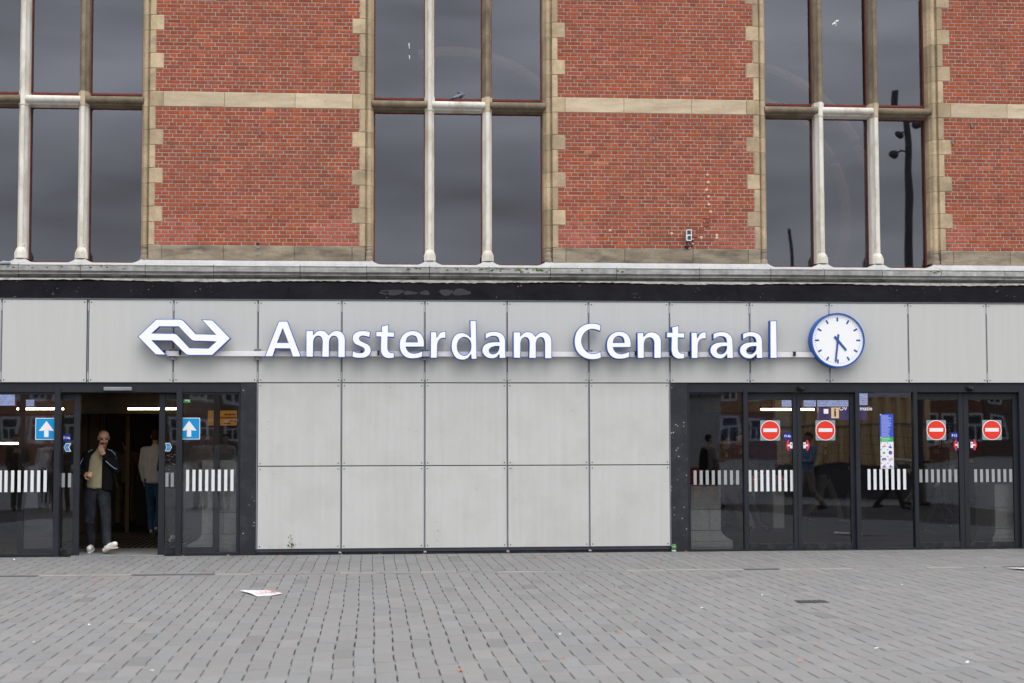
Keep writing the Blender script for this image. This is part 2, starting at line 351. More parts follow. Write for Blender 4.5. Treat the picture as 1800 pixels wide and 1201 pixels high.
pave = bx('pavement', M['slot'], None, -5.0, 19.5, -17.0, 0.0, -0.3, -0.024); tag(pave, kind='structure')
PW, PL = 0.1512, 0.547
def paver_shape(b, x, y, w, l, z0, zt, slot=True):
    a = 0.0006
    x0, x1, y0, y1 = x + a, x + w - a, y + a, y + l - a
    y0s = y0
    s = random.uniform(.0085, .0115) if slot else 0.0; g0 = random.choice((.0004, .0004, .0006, .002, .005))
    y1 -= g0; y0 = y0s; q0, q1 = random.uniform(.17, .23), random.uniform(.76, .82)
    P = [(x0, y0), (x1, y0), (x1, y0 + q0 * l), (x1 - s, y0 + (q0 + .012) * l), (x1 - s, y0 + (q1 - .012) * l), (x1, y0 + q1 * l), (x1, y1), (x0, y1)]
    n = len(P); tx, ty = random.uniform(-1, 1) * 0.003, random.uniform(-1, 1) * 0.0012
    top = [(px, py, zt + (px - x - w / 2) * tx + (py - y - l / 2) * ty) for px, py in P]
    b.add([(px, py, z0) for px, py in P] + top, [tuple(range(n, 2 * n))] + [(i, (i + 1) % n, n + (i + 1) % n, n + i) for i in range(n)])
def paver_tone():
    k = random.gauss(1, 0.04); w = random.uniform(-0.006, 0.006)
    if random.random() < 0.03: k *= 0.86
    return (0.202 * k + w, 0.200 * k, 0.201 * k - w * 0.5, 1)
spots = []
DRAIN = (-3.46, -3.24)
for (ya, yb, ph) in ((-16.5, DRAIN[0], 0.0), (DRAIN[1], -0.01, 0.37)):
    i = 0; x = XL
    while x < XR:
        y = yb + ((i * 0.25 + ph) % 1.0) * PL + random.uniform(-.006, .006)
        while y > ya:
            y0, y1 = max(y - PL, ya), min(y, yb)
            half = 2.4 + (y + 24) * 0.42
            cx = 5.2 + (y + 24) * 0.087
            sway = .005 * math.sin(y * .9 + .4 * x) + .004 * math.sin(y * 2.6 + 1.3)
            if y1 - y0 > 0.06 and abs(x - cx) < half: spots.append((x + sway, y0, y1 - y0))
            y -= PL
        x += PW; i += 1
# gap for the sunken cover
COVER = (9.50, 9.80, -7.66, -7.44)
in_view = [p for p in spots if -12.6 < p[1] and p[2] > 0.5 and abs(p[0] + .07 - (5.2 + (p[1] + 24.0) * 0.087)) < (p[1] + 24.0) * 0.302]
in_view.sort(key=lambda p: p[1]); single = set(in_view[:300])
many = MB()
for p in spots:
    zt = random.gauss(0, 0.0005)
    if p in single:
        b = MB(); paver_shape(b, p[0], p[1], PW, p[2], -0.03, zt); o = b.build('paver', M['paver_one'], pave); o.color = paver_tone()
    else:
        many.tint = paver_tone(); paver_shape(many, p[0], p[1], PW, p[2], -0.03, zt, p[2] > 0.4)
tag(many.build('paver_field', M['paver_many'], pave), kind='stuff')
# channel that crosses the pavement, laid from light, grey and dark lengths
ch = bx('drain_channel', M['channel_grey'], None, XL, XR, DRAIN[0] + .01, DRAIN[1] - .01, -0.023, -0.011); tag(ch, kind='structure')
x = XL; k = 0
while x < XR:
    l = random.choice((0.45, 0.5, 0.5, 0.62)); kind = random.choice(('channel_light', 'channel_grey', 'channel_dark', 'channel_grey', 'channel_light'))
    b = MB(); dz = random.uniform(-.003, .003); w = 0.03 if kind == 'channel_dark' else 0.0
    b.box(x + .004, x + l - .004, DRAIN[0] + .012 + w, DRAIN[1] - .012 - w * 2, -0.0105, 0.001 + dz); b.build('channel_slab', M[kind], ch); x += l

cov = MB(); cov.box(COVER[0], COVER[1], COVER[2], COVER[3], 0.004, 0.008)
cv = cov.build('utility_cover', M['channel_dark']); tag(cv, 'small dark sunken cover set in the grey pavement', 'cover')
b = MB()
for q in range(5): b.box(COVER[0] + .02 + q * .055, COVER[0] + .05 + q * .055, COVER[2] + .03, COVER[3] - .03, 0.0085, 0.011)
b.build('grating_bar', M['slot'], cv)

# ------------------------------------------------------------------ the brick building
bld = thing('station_building', 'red brick station facade with sandstone quoins and tall grey windows', 'building', (5.2, 0.35, 4.2))
def under(o, p):                                  # parent while shapes keep their world coordinates
    o.parent = p; o.matrix_parent_inverse = p.matrix_basis.inverted(); return o
YB, ZB, CO = 0.35, 4.49, 0.056667                 # brick plane, foot of the brickwork, course height
BAND0, BAND1, ZTOP = 6.53, 6.757, 8.457
BAY = 5.93
tones = [lin(172, 88, 73), lin(180, 96, 78), lin(160, 82, 74), lin(168, 92, 84), lin(190, 92, 66), lin(152, 78, 68), lin(178, 90, 70), lin(156, 84, 82), lin(196, 96, 60)]
wts = [7, 5, 4, 3, 2, 3, 5, 2, 1]
def brick_tone(x, z, xl, xr):
    t = random.choices(tones, wts)[0]; t = [.64 * a_ + .36 * b_ for a_, b_ in zip(t[:3], lin(174, 90, 74)[:3])]; k = random.gauss(0.98, 0.06)
    c = [t[0] * k * .86, t[1] * k * .88, t[2] * k * .69]
    edge = min(x - xl, xr - x)
    if z < ZB + 6 * CO + 0.02 and edge < 0.62 and random.random() < 0.85:     # renewed pinkish bricks at the foot of each pier
        c = [v * 0.9 for v in lin(180, 98, 82)[:3]]; k = random.gauss(1, .07); c = [v * k for v in c]
    if random.random() < 0.004: c = list(lin(190, 112, 84)[:3])
    return (c[0], c[1], c[2], 1)

pieces = []      # every brick: wall index, x0, x1, z0, z1
STEPS = [(0, 6, 0), (6, 10, 1), (10, 16, 0), (16, 20, 1), (20, 26, 0), (26, 30, 1), (30, 36, 0)]      # courses, wide quoin or not
walls = []
for wi in range(4):
    xl, xr = 2.08 + BAY * (wi - 1), 5.06 + BAY * (wi - 1)
    w = under(bx('brick_wall', M['mortar'], None, xl - .06, xr + .06, YB + 0.0065, YB + 0.30, 4.25, ZTOP + .02), bld); walls.append((w, xl, xr))
    for (z0, n, flip) in ((ZB, 36, 0), (BAND1, 30, 0)):
        for k in range(n):
            wide = next(s[2] for s in STEPS if s[0] <= k < s[1])
            a, c = xl + 0.112 * wide, xr - 0.108 * wide
            off = (xl + (0.0 if k % 2 else 0.0504 + 0.1008 * ((k // 2) % 2)))
            step = 0.1008 if k % 2 else 0.2016
            x = off - 2 * step
            while x < c:
                p0, p1 = max(x, a), min(x + step, c)
                if p1 - p0 > 0.028: pieces.append((wi, p0, p1, z0 + k * CO, z0 + (k + 1) * CO, xl, xr))
                x += step
vis = [i for i, p in enumerate(pieces) if p[2] - p[1] > 0.19 and p[3] < 8.05 and -0.1 < p[1] and p[2] < 14.95]
one = set(sorted(vis, key=lambda i: (pieces[i][3], pieces[i][1]))[:300])
field = [MB() for _ in range(4)]
J = 0.0058
for i, (wi, x0, x1, z0, z1, xl, xr) in enumerate(pieces):
    y = YB + random.uniform(-.0018, .0018)
    tone = brick_tone((x0 + x1) / 2, z0, xl, xr)
    if i in one:
        b = MB(); b.slab(x0 + J, x1 - J, y, YB + .012, z0 + J, z1 - J, 0.0035, 0.0016)
        o = under(b.build('brick', M['brick_one']), walls[wi][0]); o.color = tone
    else:
        b = field[wi]; b.tint = tone; b.slab(x0 + J, x1 - J, y, YB + .012, z0 + J, z1 - J, 0.0035, 0.0016)
for wi in range(4): tag(under(field[wi].build('brickwork', M['brick_many']), walls[wi][0]), kind='stuff')

# pale repair chips along the old crack in the second pier, and its open lower joints
b = MB()
for (x, z) in ((10.275, 5.615), (10.285, 5.50), (10.258, 5.39), (10.285, 5.285), (10.288, 5.165), (10.315, 5.055), (10.41, 4.70), (10.405, 4.665), (10.17, 4.665), (9.99, 4.505), (9.72, 4.72), (8.79, 4.76)):
    n = 7; b.add([(x + random.uniform(.020, .032) * math.cos(2 * math.pi * k / n), YB - .0045, z + random.uniform(.015, .026) * math.sin(2 * math.pi * k / n)) for k in range(n)], [tuple(range(n))])
o = under(fix_normals(b.build('repair_chips', mat('repair_chip', (.64, .43, .34, 1), .9, .2, 20))), walls[2][0]); o['kind'] = 'stuff'
b = MB(); pts = [(10.30, 5.0), (10.30, 4.945), (10.20, 4.94), (10.20, 4.885), (10.29, 4.88), (10.29, 4.83), (10.21, 4.825), (10.21, 4.77), (10.10, 4.77), (10.10, 4.66), (10.03, 4.655), (10.03, 4.60)]
for (xa, za), (xb, zb) in zip(pts, pts[1:]): b.box(min(xa, xb) - .004, max(xa, xb) + .004, YB + .0035, YB + .009, min(za, zb) - .004, max(za, zb) + .004)
under(b.build('crack', mat('crack_dark', (.07, .06, .055, 1), .95)), walls[2][0])

def stone(name, m, x0, x1, z0, z1, par, y0=YB - 0.004, y1=YB + 0.10, c=0.006):
    b = MB(); b.slab(x0 + .0028, x1 - .0028, y0 + random.uniform(-.002, .002), y1, z0 + .0028, z1 - .0028, c, 0.0012); return under(b.build(name, m), par)
QW = 0.085          # flat width of a narrow quoin
for wi, (w, xl, xr) in enumerate(walls):
    for (z0, zend) in ((ZB, BAND0), (BAND1, ZTOP)):
        for (a, c, wide) in STEPS:
            if z0 + a * CO >= zend - .01: continue
            zc = min(z0 + c * CO, zend)
            stone('quoin_stone', M['sandstone'], xl - QW, xl + .112 * wide, z0 + a * CO, zc, w)
            stone('quoin_stone', M['sandstone'], xr - .108 * wide, xr + QW, z0 + a * CO, zc, w)
    cuts = [xl - QW, xl + .112, xl + 1.0, xl + 2.03, xr - .108, xr + QW]
    for k in range(5):
        stone('band_stone', M['sandstone' if k in (0, 4) else 'sandstone_pale'], cuts[k], cuts[k + 1], BAND0, BAND1, w, YB - 0.006)
        stone('base_stone', M['sandstone_dirty'], cuts[k], cuts[k + 1], 4.268, ZB, w, YB - 0.014)

# ------------------------------------------------------------------ tall windows
YG = 0.635
def jamb_profile(x, s):
    """plan of the moulded jamb; s = +1 when the window lies to the right of the quoin. x = edge of the flat quoin"""
    P = [(0, YB + .10), (0, YB + .012), (.006, YB + .045), (.022, YB + .05)]
    for t in range(0, 181, 30): P.append((.055 - .036 * math.cos(math.radians(t)), YB + .045 - .036 * math.sin(math.radians(t))))
    P += [(.096, YB + .055), (.102, YB + .075), (.118, YB + .10), (.122, YB + .16), (.128, YG + .03), (.0, YG + .03)]
    Q = [(x + s * a, y) for a, y in P]
    return Q if s > 0 else Q[::-1]
def mullion_profile(x, w=0.068, front=YB + .012):
    h = [(0.0, 0), (.021, .001), (.030, .010), (.031, .030), (.027, .034), (.034, .046), (.052, .080), (.056, .082), (w, .11), (w, YG - front - .015)]
    P = [(x + a, front + d) for a, d in h[::-1]] + [(x - a, front + d) for a, d in h[1:]]
    return P
SILL = 4.262
HEADL, SILLU = 6.535, 6.735
for wi in range(3):
    x0 = 5.06 + BAY * (wi - 1) + QW; x1 = 2.08 + BAY * wi - QW         # inner edges of the quoin flats
    g0, g1 = x0 + .122, x1 - .122
    win = under(empty('window'), bld)
    win['label'] = ['tall window with two pale lower mullions and a pale middle transom, cut off by the picture edge', 'tall window with a pigeon on its middle transom', 'tall window mirroring a street lamp in its lower pane'][wi]
    mx = [x0 + 0.955, x0 + 1.815]
    edges = [g0, mx[0], mx[1], g1]
    # jamb stones follow the quoin courses
    for (xe, s) in ((x0, 1), (x1, -1)):
        for (z0, zend) in ((ZB, BAND0), (BAND1, ZTOP)):
            for (a, c, wide) in STEPS:
                if z0 + a * CO >= zend - .01: continue
                b = MB(); b.prism_z(jamb_profile(xe, s), z0 + a * CO + .002, min(z0 + c * CO, zend) - .002)
                fix_normals(under(b.build('jamb_stone', M['sandstone']), win))
        b = MB(); b.prism_z(jamb_profile(xe, s), BAND0 + .002, BAND1 - .002); fix_normals(under(b.build('jamb_stone', M['sandstone']), win))
        b = MB(); b.prism_z(jamb_profile(xe, s), 4.30, ZB - .002); fix_normals(under(b.build('jamb_stone', M['sandstone_dirty']), win))
        b = MB(); cx = xe + s * .057
        b.lathe([(.060, 4.268), (.060, 4.325), (.054, 4.33), (.050, 4.345), (.052, 4.375), (.050, 4.395), (.040, 4.425), (.037, 4.44), (.043, 4.455), (.040, 4.47), (.030, 4.486)], cx, YB + .046, 12)
        under(b.build('jamb_base', M['sandstone_dirty'], smooth=False), win)
    # mullions: lower lengths pale, upper lengths pale or brown
    for k, m_ in enumerate(mx):
        b = MB(); b.prism_z(mullion_profile(m_), 4.30, BAND0 + .005); fix_normals(under(b.build('mullion', M['stone_white']), win))
        up = 'stone_white' if (k == 0 and wi < 2) else 'stone_brown'
        b = MB(); b.prism_z(mullion_profile(m_), BAND1 - .005, ZTOP); fix_normals(under(b.build('mullion', M[up]), win))
        b = MB(); b.prism_z([(px + (px - m_) * .12, py - .008) for px, py in mullion_profile(m_)], BAND0 + .007, BAND1 - .007); fix_normals(under(b.build('mullion_block', M['stone_white' if up == 'stone_white' or k == 0 else 'sandstone_pale']), win))
        b = MB(); b.lathe([(.094, 4.285), (.094, 4.372), (.084, 4.376), (.084, 4.388), (.078, 4.405), (.060, 4.435), (.047, 4.452), (.045, 4.462), (.052, 4.474), (.050, 4.486), (.036, 4.50)], m_, YB + .062, 8, math.pi / 8)
        under(b.build('mullion_base', M['stone_white']), win)
    for k in range(3):
        a, c = edges[k] + (.0 if k == 0 else .030) - (.03 if k == 0 else 0), edges[k + 1] - (.0 if k == 2 else .030) + (.03 if k == 2 else 0)
        rz, ry, rr = 6.632, YB + .062, .050
        prof = [(YG + .02, SILLU - .012), (ry + .06, rz + .058), (ry + .02, rz + .052)]
        for t in range(75, 286, 15): prof.append((ry + rr * math.cos(math.radians(t)), rz + rr * math.sin(math.radians(t))))
        prof += [(ry + .04, rz - .058), (ry + .055, rz - .075), (ry + .12, rz - .082), (ry + .16, rz - .095), (YG + .02, HEADL + .0)]
        b = MB(); b.prism_x(prof, a, c); fix_normals(under(b.build('transom', M['stone_white' if k == 1 else 'stone_brown']), win))
    # red frames and panes
    for k in range(3):
        a = edges[k] + (.0 if k == 0 else .060); c = edges[k + 1] - (.0 if k == 2 else .060)
        for (z0, z1, up) in ((SILL - .03, HEADL + .01, 0), (SILLU, ZTOP, 1)):
            fw_ = 0.022; zb = .030
            b = MB(); b.prism_y([rect(a, c, z0, z1), rect(a + fw_, c - fw_, z0 + zb, z1 - .02)[::-1]], YG - .03, YG + .03)
            fr = under(fix_normals(b.build('window_frame', M['red_frame'])), win)
            tx, tz = random.uniform(-.006, .006), random.uniform(-.004, .004)
            b = MB(); cxm, czm = (a + c) / 2, (z0 + z1) / 2
            b.add([(px, YG - .004 + (px - cxm) * tx + (pz - czm) * tz, pz) for px, pz in rect(a + fw_ - .004, c - fw_ + .004, z0 + zb - .004, z1 - .016)], [(0, 1, 2, 3)])
            under(b.build('pane', M['glass_high']), win)
    # hall behind
hall = MB(); hall.box(-3.5, 17.5, 6.0, 6.2, 3.9, 9.0); tag(hall.build('interior_wall', M['upper_dark']), kind='structure')
for (a, c) in ((-3.7, -3.5), (17.5, 17.7)):
    h = MB(); h.box(a, c, 0.66, 6.2, 3.9, 9.0); tag(h.build('interior_wall', M['upper_dark']), kind='structure')
h = MB(); h.box(-3.7, 17.7, 0.66, 6.2, 9.0, 9.2); tag(h.build('interior_ceiling', M['upper_dark']), kind='structure')
h = MB(); h.box(-3.7, 17.7, 0.66, 6.2, 3.7, 3.9); tag(h.build('interior_floor', M['upper_dark']), kind='structure')

M['arch'] = mat('hall_arch', (0.26, 0.17, 0.11, 1), 0.8, 0.2, 3)
for (cx, cz, rr, a0, a1) in ((6.55, 5.75, 2.15, 15, 105), (11.05, 5.3, 1.95, -25, 75), (11.05, 5.4, 2.40, 5, 75)):
    b = MB(); b.tube([(cx + rr * math.cos(math.radians(a0 + (a1 - a0) * k / 24)), 2.4, cz + rr * math.sin(math.radians(a0 + (a1 - a0) * k / 24))) for k in range(25)], .10, 8)
    tag(b.build('interior_arch', M['arch']), kind='structure')

# white bird droppings dried on the glass
for (x, z, l, lab) in ((5.80, 7.52, .075, 0), (5.806, 7.36, .05, 1), (12.36, 8.03, .09, 2)):
    b = MB()
    if lab == 2:
        for q in range(9): b.ball((x + random.uniform(-.05, .05), YG - .01, z + random.uniform(-.04, .05)), random.uniform(.006, .02), 6, (1, .25, 1.4))
    else:
        b.cap((x, YG - .01, z), .004, (x - .006, YG - .01, z + l), .009, 6, .4)
    tag(b.build('bird_dropping', M['sticker_white']), ['long white bird dropping on the upper left pane of the middle window', 'short white dropping just below a longer one on the same pane', 'splashed white bird dropping near the top of the window with the mast reflection'][lab], 'bird dropping')

# ------------------------------------------------------------------ cornice
cor = under(empty('cornice'), bld)
joints = [-3.0, -2.0, -0.9, 0.17, 1.05, 1.97, 2.95, 4.2, 5.17, 6.09, 6.97, 7.88, 8.87, 10.12, 11.2, 12.02, 12.91, 13.82, 14.81, 15.8, 16.9]
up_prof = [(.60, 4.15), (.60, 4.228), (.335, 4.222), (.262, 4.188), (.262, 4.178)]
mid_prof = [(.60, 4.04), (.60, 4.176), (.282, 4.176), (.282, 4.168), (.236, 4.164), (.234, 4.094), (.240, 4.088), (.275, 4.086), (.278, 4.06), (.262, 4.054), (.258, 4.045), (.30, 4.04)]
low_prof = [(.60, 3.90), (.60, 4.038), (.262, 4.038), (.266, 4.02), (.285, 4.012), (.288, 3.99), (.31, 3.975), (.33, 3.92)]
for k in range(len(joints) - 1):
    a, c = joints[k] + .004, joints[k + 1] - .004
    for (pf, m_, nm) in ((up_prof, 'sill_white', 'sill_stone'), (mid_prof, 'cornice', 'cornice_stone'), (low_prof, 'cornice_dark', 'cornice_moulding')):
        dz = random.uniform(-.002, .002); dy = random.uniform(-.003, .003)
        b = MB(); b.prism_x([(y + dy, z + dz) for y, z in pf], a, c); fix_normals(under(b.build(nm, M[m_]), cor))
# raised white seats under the piers and mullions, with hollow flanks
def seat(xa, xb, fl):
    n = 6; V = []; F = []
    xs = [(xa - fl * (1 - t / n), (t / n) ** 1.8) for t in range(n)] + [(xa, 1.0), (xb, 1.0)] + [(xb + fl * (t / n), (1 - t / n) ** 1.8) for t in range(1, n + 1)]
    for (x, h) in xs: V += [(x, .30, 4.198), (x, .305, 4.205 + .012 * h), (x, .345, 4.222 + .050 * h), (x, .60, 4.222 + .050 * h)]
    for i in range(len(xs) - 1): F += [(i * 4 + j, (i + 1) * 4 + j, (i + 1) * 4 + j + 1, i * 4 + j + 1) for j in range(3)]
    b = MB(); b.add(V, F); return fix_normals(under(b.build('sill_seat', M['sill_white']), cor))
for wi, (w, xl, xr) in enumerate(walls): seat(xl - QW - .11, xr + QW + .11, .13)
for wi in range(3):
    x0 = 5.06 + BAY * (wi - 1) + QW
    for m_ in (x0 + .955, x0 + 1.815): seat(m_ - .075, m_ + .075, .12)
# ragged mortar fillet under the cornice
xs = [XL + .05 * k for k in range(int((XR - XL) / .05))]
b = MB(); V = []; F = []
for k, x in enumerate(xs):
    zb = 3.955 + .010 * math.sin(x * 1.7) + random.uniform(-.007, .007)
    V += [(x, .305, 3.992), (x, .262, 3.985), (x, .240, zb), (x, .31, zb - .004)]
for k in range(len(xs) - 1): F += [(k * 4 + j, (k + 1) * 4 + j, (k + 1) * 4 + j + 1, k * 4 + j + 1) for j in range(3)]
b.add(V, F); fix_normals(under(b.build('mortar_fillet', M['fillet']), cor))
# moss on the cornice
M['moss'] = mat('moss', (0.075, 0.095, 0.02, 1), 0.95, 0.3, 20)
b = MB()
for q in range(190):
    x = random.choice((random.gauss(6.7, .7), random.gauss(6.5, .5), random.gauss(8.1, .35), random.uniform(0, 1.9), random.gauss(13.75, .12), random.gauss(7.3, .5)))
    z = random.choice((random.uniform(4.105, 4.16), random.uniform(4.13, 4.165), 4.165)); b.ball((x, .236 if z < 4.16 else .25, z), random.uniform(.006, .018), 6, (1.9, .35, .8))
tag(under(b.build('moss', M['moss']), cor), kind='stuff')

# bolts and hooks left in the brickwork
M['steel'] = mat('steel', (0.20, 0.205, 0.21, 1), 0.4, 0.3, 30, spec=0.5)
for (x, z) in ((3.60, 6.165), (9.465, 6.17), (14.37, 6.43), (14.07, 6.17)):
    b = MB(); b.lathe([(.012, -.03), (.012, .0), (.006, .002), (.006, .02)], 0, 0, 8); b.ball((0, 0, -.038), .016, 8); b.tube([(0, 0, .02), (.012, 0, .035), (.02, 0, .028), (.016, 0, .012)], .005, 6)
    o = under(b.build('wall_hook', [M['steel']]), bld); o.location = Vector((x, YB - .02, z)); o.rotation_euler = (0, random.uniform(-.4, .4), 0)
for (z, dark) in ((4.515, 1), (4.455, 0), (4.355, 0)):
    b = MB(); b.ball((3.58, YB - .012, z), .019, 10, (1, .6, 1)); under(b.build('wall_bolt', M['black_gap' if dark else 'steel']), bld)

# ------------------------------------------------------------------ grey panelled front
front = thing('panelled_front', 'pale grey panelled ground floor front below the stone cornice', 'facade cladding', (6.6, 0, 0))
ROWS = [0.08, 1.267, 2.465, 3.658]
GAP = 0.0125
b = MB()
for (a, c, z0, z1) in ((-2.6, 17.4, 2.47, 3.66), (3.61, 9.60, 0.04, 2.47), (-2.6, -.32, 0.04, 2.47), (16.1, 17.4, .04, 2.47)): b.box(a, c, .022, .20, z0, z1)
under(b.build('backing', M['joint']), front)
sb = MB(); sb.lathe([(.0085, 0), (.0085, .004), (.005, .006)], 0, 0, 8); scr = sb.mesh('screw', M['screw'])
def clad(xa, xb, z0, z1, m_):
    c = .004; b = MB(); dy = random.uniform(-.0025, .0025)
    b.slab(xa + GAP, xb - GAP, 0.0 + dy, .021, z0 + .007, z1 - .007, .003, .0008)
    o = under(b.build('cladding_panel', m_), front)
    for sx in (xa + .043, xb - .043):
        for sz in (z0 + .042, z1 - .042):
            s = put('screw', scr); s.rotation_euler = (math.radians(90), 0, 0); s.location = (sx, -.0005 + dy, sz)
            s.parent = o
for i in range(-2, 14):
    xa = i * 1.2 + .012 * (i > 0)
    clad(xa, xa + 1.2, ROWS[2], ROWS[3], M['panel'])
for i in range(3, 8):
    xa = i * 1.2 + .012
    if i == 7: xb = 9.607
    else: xb = xa + 1.2
    for k in (0, 1): clad(xa, xb, ROWS[k], ROWS[k + 1], M['panel_low'])
for k in (0, 1): clad(-1.52, -.32, ROWS[k], ROWS[k + 1], M['panel_low']); clad(16.1, 17.3, ROWS[k], ROWS[k + 1], M['panel_low'])
b = MB(); random.seed(5)
for q in range(46):
    n = 6; r_ = random.uniform(.002, .010); x_, z_ = random.gauss(4.10, .028), .11 + abs(random.gauss(0, .075))
    b.add([(x_ + r_ * math.cos(2 * math.pi * k / n + q), -.0045, z_ + r_ * 1.4 * math.sin(2 * math.pi * k / n + q)) for k in range(n)], [tuple(range(n))])
under(fix_normals(b.build('rust_stain', mat('rust_stain', (.33, .285, .22, 1), .9, .3, 40))), front)['kind'] = 'stuff'
# joint strips with splice plates
for i in range(-1, 14):
    xa = i * 1.2 + .012 * (i > 0); lo = ROWS[0] if 3 <= i <= 8 else ROWS[2]
    b = MB(); b.box(xa - .0095, xa + .0025, .006, .0215, lo, ROWS[3]); under(b.build('joint_strip', M['alu']), front)
    for zc in (ROWS[2] + .10, ROWS[3] - .11):
        b = MB(); b.box(xa - .010, xa + .008, -.003, .012, zc - .055, zc + .055); under(b.build('splice_plate', M['alu_light']), front)
b = MB(); b.box(-2.6, 17.4, -.012, .03, 3.6585, 3.672); under(b.build('top_trim', M['alu']), front)
for (a, c) in ((3.6, 9.61), (-2.6, -.32), (16.1, 17.4)):
    b = MB(); b.box(a, c, .045, .20, -.02, .079); under(b.build('plinth', M['plinth']), front)
for x in (4.8, 6.02, 7.22, 8.42):
    b = MB(); b.box(x - .02, x + .02, .02, .05, .015, .035); b.cap((x - .01, .02, .03), .012, (x + .012, .018, .028), .010, 6); under(b.build('plinth_clip', M['alu_light']), front)
# sloped bitumen flashing above the panels
x = XL
while x < XR - .1:
    l = 1.66; b = MB(); dz = random.uniform(-.003, .003)
    b.add([(x, -.014, 3.667 + dz), (x + l - .003, -.014, 3.667 - dz), (x + l - .003, -.004, 3.684 - dz), (x, -.004, 3.684 + dz),
           (x, .275, 3.965 + dz), (x + l - .003, .275, 3.965 - dz), (x + l - .003, .30, 3.94), (x, .30, 3.94)], [(0, 1, 2, 3), (3, 2, 5, 4), (4, 5, 6, 7), (0, 3, 4, 7), (1, 6, 5, 2)])
    under(b.build('flashing_sheet', M['bitumen']), front); x += l
# dried water marks on the flashing
M['tide_mark'] = mat('tide_mark', (0.012, 0.012, 0.0155, 1), 0.6, 0.3, 6)
for (px, pw, ph) in ((5.55, .16, .045), (5.43, .07, .03), (5.80, .10, .03), (6.02, .07, .035), (6.33, .10, .05), (6.55, .13, .055)):
    b = MB(); n = 20; V = []; F = []
    for k in range(n):
        t = 2 * math.pi * k / n
        for q in (1.0, .05):
            rr = q * (1 + .16 * math.sin(3 * t + px * 9)); u = .075 + ph * .6 + ph * rr * math.sin(t); V.append((px + pw * rr * math.cos(t), -.004 + u - .0035, 3.684 + u + .0035))
    for k in range(n): F.append((2 * k, 2 * ((k + 1) % n), 2 * ((k + 1) % n) + 1, 2 * k + 1))
    b.add(V, F); under(fix_normals(b.build('water_mark', M['tide_mark'])), front)
